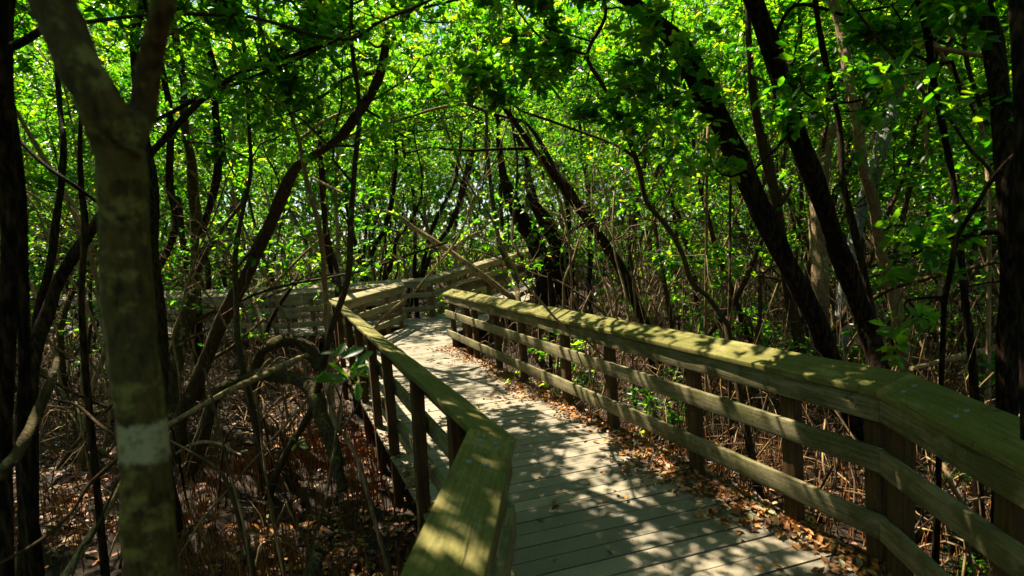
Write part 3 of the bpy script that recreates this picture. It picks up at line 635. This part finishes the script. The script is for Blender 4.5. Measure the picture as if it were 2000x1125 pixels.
 ('dark shaggy trunk right of its twin, in the centre behind the railings', 'black', (15.5, 15), [(1104, 580, 44), (1098, 512, 44), (1080, 462, 40), (1062, 425, 36), (1044, 400, 22), (1030, 340, 15)], dict(crown=1.6, twigs=5, lump=.2, extra=[(15, [(1098, 520, 14), (1110, 450, 12), (1108, 400, 10), (1090, 340, 8)], 1.)])),
 ('mottled stem in front of the ramp railing, left of the shaggy twins', 'lich', (10.8, 10.5), [(1012, 590, 13), (1010, 569, 13), (999, 533, 12), (988, 506, 12), (974, 470, 12), (966, 420, 11), (958, 360, 9), (950, 280, 8)], dict(crown=1.1, twigs=3)),
 ('thin mottled stem beside the ramp railing, nearest the shaggy twins', 'brown', (11.4, 11), [(1046, 590, 8), (1044, 565, 8), (1028, 529, 8), (1021, 506, 8), (1001, 470, 7), (1004, 420, 7), (1010, 340, 6)], dict(crown=1, twigs=3)),
 ('steep dark stem left of the leaning pole, beyond the far railing', 'dark', (16.5, 16), [(805, 575, 12), (815, 562, 12), (830, 525, 12), (849, 484, 11), (874, 450, 11), (887, 420, 10), (911, 356, 9), (925, 290, 8)], dict(crown=1.6, twigs=4)),
 ('slanting dark stem just left of a steeper similar one beyond the far railing', 'dark', (17, 16.5), [(800, 565, 10), (824, 521, 10), (843, 450, 10), (862, 409, 9), (889, 347, 8), (900, 280, 7)], dict(crown=1.5, twigs=4)),
 ('straight dark stem in the middle of the bright green gap', 'dark', (17, 17), [(812, 570, 10), (810, 528, 10), (811, 487, 9), (810, 450, 9), (809, 400, 8), (800, 330, 7)], dict(crown=1.5, twigs=4)),
 ('wavy dark stem at the left of the bright green gap', 'dark', (16.5, 16.5), [(748, 570, 9), (752, 543, 9), (768, 503, 9), (774, 469, 8), (787, 453, 7), (806, 425, 6), (822, 390, 5)], dict(crown=1.4, twigs=3)),
 ('forked dark stem behind the short railing spur', 'dark', (16.8, 16.5), [(720, 570, 12), (718, 543, 11), (722, 510, 11), (734, 478, 10), (749, 450, 10), (764, 400, 9), (771, 351, 9), (775, 270, 8)], dict(crown=1.6, twigs=3, extra=[(16.8, [(718, 545, 8), (703, 497, 8), (687, 456, 7), (676, 400, 6)], .9)])),
 ('dark stem behind the left walkway, left of the forked dark stem', 'dark', (16, 16), [(658, 560, 14), (653, 543, 14), (640, 497, 13), (636, 440, 11), (632, 360, 9)], dict(crown=1.5, twigs=3)),
 ('slim pale stem right behind the thin tan pole stem', 'pale', (15.5, 15.5), [(668, 560, 9), (666, 530, 9), (662, 512, 9), (659, 450, 9), (655, 380, 8), (660, 300, 7)], dict(crown=1.5, twigs=3)),
 ('leaning dark sapling in front of the left walkway', 'dark', (9.5, 9.5), [(516, 690, 9), (524, 640, 9), (546, 595, 9), (574, 553, 8), (585, 520, 6)], dict()),
 ('pale blotched leaning stem in front of the left walkway', 'pale', (9.8, 9.8), [(520, 690, 9), (518, 645, 9), (500, 595, 10), (490, 550, 10), (480, 510, 8), (470, 430, 7)], dict(crown=1, twigs=2)),
 ('long thin branch arching across the top left corner', 'brown', (4.0, 4.4), [(160, 44, 9), (267, 31, 8), (356, 27, 8), (422, 29, 8), (489, 33, 8), (556, 51, 8), (622, 71, 8), (689, 75, 7), (747, 40, 7), (822, 9, 6), (870, -20, 5)], dict(down=False, name='hanging_branch', cat='branch', twigs=5, crown=.5)),
 ('thin branch dipping then rising right at the top, left of centre', 'brown', (5.2, 5.6), [(560, -10, 6), (600, 40, 7), (640, 76, 8), (671, 80, 8), (707, 58, 7), (778, 27, 7), (840, 12, 6), (911, -5, 5)], dict(down=False, name='hanging_branch', cat='branch', twigs=4)),
 ('dark side limb curling down left from the curved brown trunk', 'brown', (5.7, 5.3), [(735, 140, 11), (702, 147, 10), (680, 151, 8), (644, 178, 7), (600, 207, 6), (560, 224, 5)], dict(down=False, name='hanging_branch', cat='branch', twigs=3)),
 ('short pale sunlit limb left of the curved brown trunk', 'pale', (6.6, 6.8), [(590, 268, 8), (600, 262, 8), (627, 240, 9), (650, 228, 8), (675, 218, 6), (720, 205, 4)], dict(down=False, name='hanging_branch', cat='branch', twigs=2)),
 ('long thin arc of a branch sweeping left of centre under the canopy', 'tan', (7.2, 6.4), [(907, 202, 7), (849, 213, 7), (778, 235, 6), (711, 253, 6), (680, 267, 5), (620, 300, 4)], dict(down=False, name='hanging_branch', cat='branch', twigs=3)),
 ('tan sunlit branch sloping right at the top centre with a dark kinked fork', 'tan', (6.4, 6.2), [(900, 72, 7), (920, 89, 8), (947, 115, 9), (982, 136, 10), (1010, 138, 9), (1035, 142, 9), (1067, 160, 8), (1100, 200, 6)], dict(down=False, name='hanging_branch', cat='branch', twigs=3, extra=[(6.4, [(982, 137, 8), (965, 148, 9), (947, 164, 9), (936, 180, 9), (929, 191, 8), (911, 204, 6)], 0), (6.4, [(981, 136, 6), (978, 89, 5), (980, 30, 5), (976, -20, 4)], 0)])),
 ('tan branch slanting right between the upper right trunks', 'tan', (4.6, 4.4), [(1640, 48, 8), (1674, 58, 9), (1750, 74, 10), (1824, 92, 11), (1880, 103, 11), (1935, 112, 10)], dict(down=False, name='hanging_branch', cat='branch', twigs=2)),
 ('slender branch crossing low between the curved trunk and the pole stem', 'tan', (7.4, 7.0), [(470, 610, 8), (500, 590, 8), (530, 560, 8), (560, 530, 7), (600, 490, 6), (640, 455, 4)], dict(down=False, name='hanging_branch', cat='branch', twigs=2)),
]
for lab, mt, dep, px, kw in TR: tree(lab, mt, dep, px, **kw)
# bare wood lying, leaning or poking out
WD = [
 ('bare pale pole leaning over the junction, across both right hand railings', 'pale', (9.1, 9.8), [(1000, 582, 14), (992, 576, 14), (942, 537, 14), (911, 515, 13), (889, 498, 13), (849, 471, 12), (813, 449, 11), (773, 420, 10), (733, 409, 9), (689, 387, 8), (609, 347, 6)], dict(name='leaning_pole', cat='pole', down=True)),
 ('pale broken branch slanting up to the right below the left walkway', 'pale', (4.3, 5.0), [(300, 850, 14), (324, 834, 13), (384, 798, 13), (450, 762, 15), (510, 735, 16), (552, 714, 17), (600, 693, 14)], dict(name='dead_branch', cat='branch', down=True, extra=[(4.8, [(500, 735, 7), (520, 708, 6), (530, 700, 5)], 0)])),
 ('rotten mossy fallen log arching down toward the left railing posts', 'rotten', (5.6, 4.4), [(420, 775, 26), (444, 752, 28), (510, 731, 32), (570, 738, 34), (612, 766, 34), (630, 822, 32), (654, 880, 30), (668, 960, 28)], dict(name='fallen_log', cat='log', down=True, lump=.22)),
 ('smaller rotten bent log just under the left walkway', 'rotten', (7.2, 6.4), [(505, 700, 22), (528, 675, 28), (570, 664, 30), (606, 684, 30), (625, 720, 28)], dict(name='fallen_log', cat='log', down=True, lump=.2)),
 ('dark crooked branch hanging down right of the forked trunk foot', 'brown', (2.4, 2.4), [(498, 1140, 12), (492, 1100, 12), (474, 1038, 12), (450, 960, 12), (420, 912, 11), (348, 870, 10), (300, 850, 9)], dict(name='dead_branch', cat='branch', down=True)),
 ('grey mossy bent stem low at the left edge', 'lich', (2.0, 2.2), [(-10, 980, 26), (36, 882, 25), (72, 810, 22), (102, 738, 18), (112, 700, 10)], dict(name='dead_branch', cat='branch')),
 ('thin twig running right toward the forked trunk at lower left', 'brown', (2.6, 2.4), [(99, 780, 6), (150, 792, 7), (192, 828, 7), (228, 852, 6), (260, 880, 6)], dict(name='dead_branch', cat='branch', down=False)),
 ('long thin branch rising right to the forked trunk foot', 'brown', (1.9, 2.1), [(-20, 1112, 9), (78, 1056, 9), (138, 1002, 9), (174, 948, 9), (228, 897, 8), (260, 860, 6)], dict(name='dead_branch', cat='branch', down=False)),
 ('upright thin stick left of the forked trunk foot', 'brown', (2.1, 2.2), [(140, 1130, 7), (180, 1050, 7), (210, 984, 6), (236, 930, 5)], dict(name='dead_branch', cat='branch')),
 ('sunbleached curved driftwood lying right of the forked trunk', 'pale', (4.2, 4.0), [(345, 885, 6), (370, 870, 8), (400, 863, 9), (430, 868, 8), (450, 878, 5), (472, 889, 4)], dict(name='dead_branch', cat='branch', down=False)),
 ('dark stub of a stick with a pale cut end before the left walkway', 'lich', (8, 8), [(415, 700, 10), (450, 680, 9), (480, 655, 8), (517, 622, 7)], dict(name='dead_branch', cat='branch', down=False)),
 ('bleached broken stick beside the curved trunk', 'pale', (7.6, 7.6), [(384, 630, 7), (410, 617, 7), (430, 605, 6)], dict(name='dead_branch', cat='branch', down=False)),
 ('pale forked root standing against the left railing posts', 'pale', (3.6, 3.6), [(700, 905, 9), (672, 850, 10), (658, 835, 10), (645, 790, 9), (640, 760, 8), (650, 735, 6)], dict(name='dead_branch', cat='branch', down=True, extra=[(3.6, [(660, 838, 7), (668, 800, 6), (662, 770, 5), (650, 745, 4)], 0)])),
 ('low broken post stub in the mud at the bottom', 'rotten', (2.2, 2.2), [(612, 1150, 46), (614, 1110, 42), (618, 1075, 34), (624, 1066, 20)], dict(name='tree_stump', cat='stump', lump=.2)),
 ('short dark stump behind the far end of the right railing', 'dark', (9, 9), [(1075, 620, 12), (1075, 560, 11), (1072, 532, 9)], dict(name='tree_stump', cat='stump', lump=.2)),
 #('old fallen trunk lying under the boards beyond the right railing', 'dark', (5.6, 4.6), [(1020, 700, 46), (1100, 745, 50), (1190, 800, 54), (1290, 862, 52), (1420, 905, 44)], dict(name='fallen_log', cat='log', down=False, lump=.2)),
 ('thin straight sunlit sapling stem in the right thicket', 'tan', (5.4, 5.2), [(1378, 660, 7), (1379, 560, 7), (1380, 400, 6), (1381, 300, 6), (1384, 200, 5)], dict(name='sapling', cat='tree', twigs=5)),
 ('thin straight stem left of the nearer leaning trunk', 'brown', (5.8, 5.6), [(1424, 660, 7), (1425, 560, 7), (1426, 420, 6), (1428, 300, 6)], dict(name='sapling', cat='tree', twigs=4)),
 ('stick slanting down behind the right railing boards', 'brown', (4.2, 4.4), [(1700, 868, 11), (1640, 815, 11), (1590, 770, 10), (1560, 750, 9)], dict(name='dead_branch', cat='branch', down=False)),
 ('bright bleached stick poking up behind the near right railing', 'pale', (3.0, 3.0), [(1880, 990, 12), (1860, 950, 12), (1843, 905, 10), (1833, 888, 6)], dict(name='dead_branch', cat='branch')),
 ('bleached trunk lying flat in the mud at the right', 'pale', (5.0, 5.4), [(1780, 720, 10), (1840, 705, 14), (1900, 690, 16), (1960, 676, 15), (2030, 660, 14)], dict(name='fallen_log', cat='log', down=False)),
 ('pale fallen branch at the right with upturned twigs', 'pale', (7, 7), [(830, 519, 8), (860, 505, 9), (892, 480, 9), (910, 465, 7), (940, 452, 5)], dict(name='dead_branch', cat='branch', down=False)),
]
for k, (lab, mt, dep, px, kw) in enumerate(WD):
    if k == len(WD)-1: lab = 'bleached crooked branch in the sun beyond the bend of the far railing'; dep = (17, 17)
    tree(lab, mt, dep, px, **{'lump': .13, **kw})

rb = np.random.default_rng(77)
for k in range(26):
    x0 = rb.uniform(850, 1040); d0 = rb.uniform(17.5, 22.5); y0 = 470+2300/d0; ln = rb.uniform(60, 150); an_ = rb.normal()*.55+.15
    p3 = [(x0, y0, 5.5), (x0+math.sin(an_)*ln*.5+rb.normal()*5, y0-ln*.5*math.cos(an_), 5), (x0+math.sin(an_)*ln+rb.normal()*9, y0-ln*math.cos(an_), 3.5)]
    tree('bleached thin dead branch in the sunny brush beyond the climbing railing', ('pale', 'tan')[k % 2], d0, p3, name='dead_branch', cat='branch', seed=900+k, group='bleached brush beyond the climbing railing')
# ------------------------------------------------------------------ saplings with big leaves near the camera
def sapling(label, m, dep, px, leafs, name='sapling', L=.10):
    rng = np.random.default_rng(hash_(label) % 9999); P, r = traced(px, dep, rng, False)
    if P[0][2] > ground_z(*P[0][:2]): q = P[0].copy(); q[2] = ground_z(*q[:2])-.05; P = np.vstack([q, P]); r = np.append(r[0], r)
    base = P[0].copy(); root = thing(name, label, 'sapling', base); tb = MB(); S = smooth(P, 5); tube(tb, S-base, np.interp(np.linspace(0, 1, len(S)), np.linspace(0, 1, len(r)), r), 7, .05, rng)
    C, D, N, LL, T = [], [], [], [], []
    for (ax_, ay_, bx_, by_, dz) in leafs:
        a = atd(ax_, ay_, dep if not isinstance(dep, tuple) else dep[1]); b = atd(bx_, by_, (dep if not isinstance(dep, tuple) else dep[1])+dz)
        i = int(np.argmin(np.linalg.norm(S-a, axis=1))); c_ = smooth([S[i], (S[i]+a)/2+[0, 0, .008], a], 3); tube(tb, c_-base, .0022, 5, 0, rng)
        C.append(a-base); D.append(b-a); LL.append(np.linalg.norm(b-a)); N.append(np.array([rng.normal()*.4, -.35+rng.normal()*.3, 1])); T.append(rng.uniform(.35, .8))
    mbn = MB(); LL = np.array(LL); leaves(mbn, np.array(C), np.array(D), np.array(N), LL, LL*.21, np.array(T), .2)
    link('stem', tb.mesh('stem', M[m], True), root)
    o = link('foliage', mbn.mesh('foliage', M['leaf'], True), root); s_ = o.modifiers.new('sub', 'SUBSURF'); s_.levels = s_.render_levels = 2
    return root
sapling('thin green sapling with broad glossy leaves in front of the left railing posts', 'lich', (2.2, 2.1), [(600, 1122, 6), (612, 1056, 6), (636, 978, 6), (648, 906, 6), (662, 850, 5), (685, 815, 5), (716, 752, 4), (690, 745, 4), (650, 700, 3)],
        [(655, 700, 650, 678, .0), (655, 700, 676, 665, .05), (660, 702, 715, 674, .05), (683, 742, 640, 700, -.03), (683, 742, 600, 735, 0), (683, 742, 645, 745, .04), (690, 720, 730, 680, .02), (690, 722, 728, 705, .05), (690, 728, 725, 735, -.03),
         (683, 742, 720, 712, -.05), (700, 745, 697, 786, -.05), (690, 742, 712, 768, .0), (655, 690, 622, 688, .02), (640, 722, 610, 742, .03), (683, 742, 700, 700, 0)])
sapling('tiny two leaf mangrove sprout on a thin stalk in the mud', 'lich', (3.0, 3.0), [(606, 900, 3), (596, 885, 3), (585, 870, 3), (578, 862, 3)], [(578, 862, 566, 850, .02), (580, 865, 600, 855, .03), (580, 866, 568, 882, -.03), (582, 868, 604, 874, -.02)], name='mangrove_sprout')
sapling('small low sprout left of the two leaf one', 'lich', (3.4, 3.4), [(548, 905, 2), (545, 892, 2), (543, 882, 2)], [(543, 882, 535, 878, 0), (543, 882, 552, 877, .02), (543, 884, 536, 889, -.02)], name='mangrove_sprout')

# ------------------------------------------------------------------ thicket of generic trees
LC = offs([Ln_end, Ln_b, Lm_c], 1, 0); PATHS = []
def addpath(pts, hw): PATHS.append(([np.asarray(p)[:2] for p in pts], hw))
addpath([(Ln_end+Rn_end)/2, (Ln_b+Rm_b)/2, (Lm_c+Rm_far)/2, (L2_e+Rm_far)/2+[0, 2.0]], 1.25)
addpath([(a+b)/2 for a, b in zip(N_pts, F_pts[::-1])], 1.2)
addpath([(np.asarray(a)+b)/2 for a, b in zip([x[0] for x in G2[1:]], [x[0] for x in F2])], 1.7)
addpath([L2_e, Lm_c], .5)
def clear(x, y, ex=.25):
    p = np.array([x, y])
    for pts, hw in PATHS:
        for a, b in zip(pts[:-1], pts[1:]):
            t = np.clip((p-a)@(b-a)/((b-a)@(b-a)), 0, 1)
            if np.linalg.norm(a+(b-a)*t-p) < hw+ex: return False
    return True
rg = np.random.default_rng(21); placed = []
BANDS_T = [ # y0, y1, count, minimum spacing, label, group
 (6.5, 12, 24, .9, 'slender leafy mangrove among the nearer thicket stems', 'nearer thicket trees'),
 (12, 20, 50, 1.1, 'thin leafy mangrove in the middle distance thicket', 'middle distance thicket trees'),
 (20, 32, 66, 1.3, 'distant leafy mangrove deep in the thicket', 'distant thicket trees'),
 (32, 46, 50, 1.6, 'farthest leafy mangrove at the back of the thicket', 'farthest thicket trees')]
SUNX, SUNY = SUN_TO[0]/SUN_TO[2], SUN_TO[1]/SUN_TO[2]
for y0, y1, cnt, ms, lab, grp in BANDS_T:
    k = 0; tries = 0
    while k < cnt and tries < 6000:
        tries += 1; y = rg.uniform(y0, y1); x = rg.uniform(-1.08*y-1, 1.08*y+1)
        if not clear(x, y) or any((x-a)**2+(y-b)**2 < ms*ms for a, b in placed[-200:]): continue
        px_, py_ = proj([x, y, 1.0])
        if (y < 25 and 730 < px_ < 1150) or (y < 14 and 500 < px_ < 1100) or (y < 10.5 and 120 < px_ < 1250): continue
        if rg.random() < (.30 if y < 20 else .12) and 5 < y: continue
        placed.append((x, y)); k += 1
        kd = rg.integers(0, 7); s = rg.uniform(.95, 1.25)*(1+max(0, y-13)*.034)
        put_tree(int(kd), x, y, s, rg.random()*6.28, lab, grp)
# trees added beside and behind the camera so their crowns shade the near boards
for (x, y, s, kd) in [(-3.3, 4.6, 1.0, 1), (-2.9, 5.3, .95, 0), (-5.0, .8, 1.0, 0), (-6.2, 3.0, 1.05, 3), (-3.0, -1.0, 1., 4), (3.6, .8, 1.0, 1), (5.2, 2.6, 1.05, 6), (-5.8, 5.2, 1.1, 1), (-2.4, -2.6, 1, 6), (6.4, 4.6, 1.1, 0), (-7.4, 2.4, 1.1, 0), (-6.4, -.4, 1.1, 6), (3.2, -1.5, 1, 3), (8.2, 3.0, 1.1, 4), (-8.8, 5.0, 1.1, 4)]:
    put_tree(kd, x, y, s, rg.random()*6.28, 'leafy mangrove beside the viewpoint, added so its crown shades the near boards', 'trees added around the viewpoint')
k = 0  # unseen trees, added to block sky light coming from behind the camera
while k < 62:
    x, y = rg.uniform(-17, 17), rg.uniform(-15, 5)
    if abs(x) < 2.2 or (abs(x) < 1.15*y+2.6 and y > -1.2) or not clear(x, y, .6) or np.hypot(x, y) < 2.8: continue
    k += 1; put_tree(int(rg.choice([0, 2, 4, 6, 1])), x, y, rg.uniform(.95, 1.25), rg.random()*6.28, 'leafy mangrove beside the viewpoint, added so its crown shades the near boards', 'trees added around the viewpoint')
# ------------------------------------------------------------------ bare and nearly bare thin stems
def make_stem(i, h, lean, m, curve, rad, leafy=0):
    rng = np.random.default_rng(500+i); d = nrm([lean, 0, 1]); p = np.array([0, 0, -.3]); pts = [p]; tubes, ros = [], []
    for k in range(14):
        d = nrm(d+rng.normal(size=3)*.13+np.array([curve, 0, .02-abs(curve)*.6])); p = p+d*h/14; pts.append(p)
    S = smooth(pts, 3); rr = np.linspace(rad, rad*.4, len(S)); a = MB(); tube(a, S, rr, 8, .12, rng)
    for k in range(9): grow(rng, S[rng.integers(22, len(S)-1)], rng.normal(size=3)*[1, 1, .6]+[0, 0, .3], rng.uniform(.4, 1.4), rad*.3, 1, tubes, ros, kids=(3,), wob=.35)
    put_tubes(a, tubes, rng); b = None
    if leafy: b = MB(); rosettes(b, [p for p, d in ros], [d for p, d in ros], rng, (4, 7), .085); b = b.mesh('foliage', M['leaf'])
    return a.mesh('stem', M[m], True), b
ST = [make_stem(*a) for a in [(0, 5.5, .05, 'tan', 0, .022), (1, 6.5, .12, 'pale', .01, .026, 1), (2, 5.5, .5, 'lich', .05, .028, 1), (3, 6.5, .8, 'brown', .04, .03, 1), (4, 5, .35, 'tan', -.07, .02), (5, 6, .9, 'pale', .02, .022)]]
for y0, y1, cnt, ms, lab, grp in ((6, 11, 46, .5, 'thin bare leaning stem in the nearer undergrowth', 'thin stems in the nearer thicket'), (11, 19, 110, .4, 'thin pale stem in the middle distance behind the railings', 'thin stems in the middle distance'), (19, 32, 120, .5, 'thin pale stem far back in the thicket', 'thin stems far back')):
    k = 0; tries = 0
    while k < cnt and tries < 9000:
        tries += 1; y = rg.uniform(y0, y1); x = rg.uniform(-1.02*y-.5, 1.02*y+.5)
        if not clear(x, y, .15): continue
        if (y < 14 and 600 < proj([x, y, 1.0])[0] < 1080) or (y < 21 and 880 < proj([x, y, 1.0])[0] < 1080): continue
        k += 1; ki_ = rg.integers(0, 6); ki_ = [0, 0, 4, 0, 4, 0][ki_] if (y < 22 and 560 < proj([x, y, 1.0])[0] < 1250) else ki_; a_, b_ = ST[ki_]; t = thing('thin_tree', lab, 'tree', (x, y, ground_z(x, y)), grp); t.rotation_euler = (0, 0, rg.random()*6.28); sc_ = rg.uniform(.8, 1.15); t.scale = (sc_, sc_, sc_)
        link('stem', a_, t)
        if b_: link('foliage', b_, t)
# ------------------------------------------------------------------ low shrubs
def make_shrub(i):
    rng = np.random.default_rng(300+i); tubes, ros = [], []
    for k in range(6): grow(rng, [0, 0, -.05], rng.normal(size=3)*[.6, .6, .1]+[0, 0, 1], rng.uniform(.3, .75), .006, 1, tubes, ros, kids=(4,))
    a = MB(); put_tubes(a, tubes, rng); b = MB(); rosettes(b, [p for p, d in ros], [d for p, d in ros], rng, (4, 7), .08)
    return a.mesh('stems', M['twig']), b.mesh('foliage', M['leaf'])
SH = [make_shrub(i) for i in range(4)]
def shrub(x, y, s, lab, grp):
    a, b = SH[rg.integers(0, 4)]; t = thing('mangrove_seedling', lab, 'shrub', (x, y, ground_z(x, y)), grp); t.rotation_euler = (0, 0, rg.random()*6.28); t.scale = (s, s, s); link('stems', a, t); link('foliage', b, t)
for (px_, py_, d_, s, lab) in [(1920, 860, 3.2, .5, 'small bright seedling seen through the near right railing'), (1870, 800, 3.6, .5, 'bright green seedling just above the near right railing bend'), (1330, 640, 6.5, .6, 'low seedling behind the right railing left of the leaning pair'), (1000, 690, 7.2, .8, 'sunlit leafy seedling between the far posts of the right railing'), (1130, 590, 11, 1.0, 'low leafy seedling beyond the right railing under the shaggy twins'), (1900, 640, 4.4, .6, 'glossy seedling in front of the big right hand trunk'), (1560, 870, 4.2, .5, 'seedling in the mud behind the lower right boards')]:
    p = atd(px_, py_, d_); shrub(p[0], p[1], s, lab, None)
k = 0
while k < 36:
    y = rg.uniform(5, 26); x = rg.uniform(-.9*y, 1.0*y)
    if not clear(x, y, .1) or (x < .5 and y < 13): continue
    shrub(x, y, rg.uniform(.5, 1.5)*(1+y*.03), 'low mangrove seedling in the undergrowth', 'seedlings in the undergrowth'); k += 1

# ------------------------------------------------------------------ uncountable stuff on the ground
def inview(x, y, m=1.15): return (np.abs(x) < m*y+1.2) 
def gscatter(n, ymax, p=1.6):
    y = ymax*rg.random(n)**p+.3; x = (rg.random(n)*2-1)*(1.05*y+1.5); return x, y
x, y = gscatter(42000, 20, 1.5); x = np.append(x, rg.uniform(-3.4, -.35, 5500)); y = np.append(y, rg.uniform(1.6, 6.5, 5500)); z = ground_z(x, y)
cl = np.sin(x*2.1+1)*np.cos(y*1.7)+np.sin(x*.9-y*1.3)*.8+rg.normal(size=len(x))*.5; ok = (cl > -.3) & ((y > 9) | np.array([clear(a_, b_, -.12) for a_, b_ in zip(x, y)])); x, y, z = x[ok], y[ok], z[ok]; n_ = len(x)
h = rg.uniform(.07, .27, n_)*(1+.3*np.sin(x*1.7+y)); r = .0045+.003*rg.random(n_); t1, t2 = rg.normal(size=(2, n_))*.05
a = np.arange(3)*2.094
bot = np.stack([np.stack([x+np.cos(q)*r, y+np.sin(q)*r, z-.02], -1) for q in a], 1)
top = np.stack([np.stack([x+t1*h*3+np.cos(q)*r*.6, y+t2*h*3+np.sin(q)*r*.6, z+h], -1) for q in a], 1)
V = np.concatenate([bot, top], 1).reshape(-1, 3); I = np.arange(n_)[:, None]*6
mb = MB(); mb.add(V, np.concatenate([I+[j, (j+1) % 3, 3+(j+1) % 3, 3+j] for j in range(3)])); mb.add(V[:0], np.zeros((0, 4), int))
mb.add(np.zeros((0, 3)), np.zeros((0, 3), int))
o = link('breathing_roots', mb.mesh('breathing_roots', M['spike'])); o['kind'] = 'stuff'
# leaf litter
def litter(name, x, y, z, L=(.05, .10), curl=.35, flat=.25):
    n_ = len(x); mb = MB(); D = rg.normal(size=(n_, 3))*[1, 1, flat]; N = rg.normal(size=(n_, 3))*.35+[0, 0, 1]; LL = rg.uniform(*L, n_)
    leaves(mb, np.stack([x, y, z], -1), D, N, LL, LL*rg.uniform(.2, .3, n_), rg.random(n_), curl)
    o = link(name, mb.mesh(name, M['litter'])); o['kind'] = 'stuff'; return o
x, y = gscatter(60000, 22, 1.4); ok = np.sin(x*1.9+2*np.sin(y))+np.sin(y*2.3+x)+rg.normal(size=len(x))*.7 > .35; x, y = x[ok], y[ok]; litter('leaf_litter', x, y, ground_z(x, y)+.01+rg.random(len(x))*.03)
# leaves fallen on the boards: thick along the right edge
xs, ys = [], []
for a, b, na, nb in ((bR1[0], bR1[1], 0, 1), (bR1[1], bR1[2], 1, 2)):
    d = b-a; L_ = np.linalg.norm(d); inn = -outward(a, b, 1); k = int(L_*800); t = rg.random(k)
    cluster = .5+.5*np.sin(t*L_*2.1+na*2)+.35*np.sin(t*L_*5.3); wv = np.abs(rg.normal(size=k))*(.09+.14*np.clip(cluster, 0, 1.4))
    if na == 0: keep = rg.random(k) < .25+.75*t
    else: keep = np.ones(k, bool)
    p = a+d*t[:, None]+inn*(.02+wv[:, None]); xs.append(p[keep, 0]); ys.append(p[keep, 1])
k = 170; t = rg.random(k); s_ = rg.random(k); p = (bL[1]*(1-t[:, None])+bL[2]*t[:, None])*(1-s_[:, None])+(bR1[1]*(1-t[:, None])+bR1[0]*t[:, None])*s_[:, None]; xs.append(p[:, 0]); ys.append(p[:, 1])
k = 110; t = rg.random(k); s_ = rg.random(k); p = (bL[1]*(1-t[:, None])+bL[0]*t[:, None])*(1-s_[:, None])+(bR1[1]*(1-t[:, None])+bR1[2]*t[:, None])*s_[:, None]; xs.append(p[:, 0]); ys.append(p[:, 1])
d = bL[2]-bL[1]; t = rg.random(400); inn = -outward(bL[1], bL[2], 1); p = bL[1]+d*t[:, None]+inn*(.02+np.abs(rg.normal(size=(400, 1)))*.05); xs.append(p[:, 0]); ys.append(p[:, 1])
x, y = np.concatenate(xs), np.concatenate(ys); litter('fallen_leaves', x, y, .006+rg.random(len(x))*.022, (.03, .08), .5, .35)
# tangle of thin roots and dead sticks
mb = MB(); cnt = 0
while cnt < 8600:
    y = 34*rg.random()**1.0+1.8; x = rg.uniform(-1.05*y-1, 1.05*y+1)
    if y < 6.5 and x < 0 and rg.random() < .88: continue
    if not clear(x, y, .12): continue
    cnt += 1; z = float(ground_z(x, y)); a = rg.random()*6.28; L_ = rg.uniform(.4, 1.9); hh = rg.uniform(.05, .75)*min(1.6, 1+y*.03); ty = rg.random()
    d = np.array([math.cos(a), math.sin(a), 0]); s = np.array([-d[1], d[0], 0])
    if ty < .45: P = [np.array([x, y, z-.05]), np.array([x, y, z+hh*.8])+d*L_*.2+s*rg.normal()*.1, np.array([x, y, z+hh])+d*L_*.55, np.array([x, y, z-.05])+d*L_]
    elif ty < .8: P = [np.array([x, y, z]), np.array([x, y, z+L_*.5])+d*.12*rg.normal()+s*.1*rg.normal(), np.array([x, y, z+L_*1.1])+d*.4*rg.normal()]
    else: P = [np.array([x, y, z+.03]), np.array([x, y, z+.10+hh*.3])+d*L_*.5+s*.15*rg.normal(), np.array([x, y, z+.06+hh*.5*rg.random()])+d*L_]
    if y < 3.2 and abs(x) < 1.0: continue
    q = P[-1]
    if not clear(q[0], q[1], .05): continue
    tube(mb, smooth(P, 3), rg.uniform(.003, .011)*(.75+y*.02), 4, cap=False)
o = link('root_tangle', mb.mesh('root_tangle', M['root'])); o['kind'] = 'stuff'
# far-off forest that reads as one mass
n_ = 90000; a = rg.uniform(-.95, .95, n_); d_ = rg.uniform(46, 66, n_); x = np.sin(a)*d_; y = np.cos(a)*d_; z = rg.uniform(-.1, 1, n_)*27+ (np.sin(x*.35)+np.sin(x*.13+1))*1.6
mb = MB(); LL = rg.uniform(.4, .85, n_); leaves(mb, np.stack([x, y, z], -1), rg.normal(size=(n_, 3)), rg.normal(size=(n_, 3)), LL, LL*.3, rg.random(n_)*.9, .2)
o = link('distant_forest', mb.mesh('distant_forest', M['leaf'])); o['kind'] = 'stuff'

# undergrowth far back, one leafy mass
x, y, z = [], [], []
for k in range(420):
    cy_ = rg.uniform(25, 45); cx_ = rg.uniform(-1.0*cy_, 1.0*cy_)
    if not clear(cx_, cy_, .8): continue
    m_ = 150; hh = rg.uniform(.9, 3.6)*(.55+cy_*.02); v_ = rg.normal(size=(m_, 3))*[.75, .75, .5]; x.append(cx_+v_[:, 0]); y.append(cy_+v_[:, 1]); z.append(ground_z(cx_, cy_)+np.abs(rg.random(m_))*hh+v_[:, 2]*.2)
x, y, z = map(np.concatenate, (x, y, z)); n_ = len(x); mb = MB(); LL = rg.uniform(.08, .17, n_)
leaves(mb, np.stack([x, y, z], -1), rg.normal(size=(n_, 3)), rg.normal(size=(n_, 3))*.6+[0, 0, 1], LL, LL*.28, rg.random(n_)*.92, .2)
o = link('distant_undergrowth', mb.mesh('distant_undergrowth', M['leaf'])); o['kind'] = 'stuff'
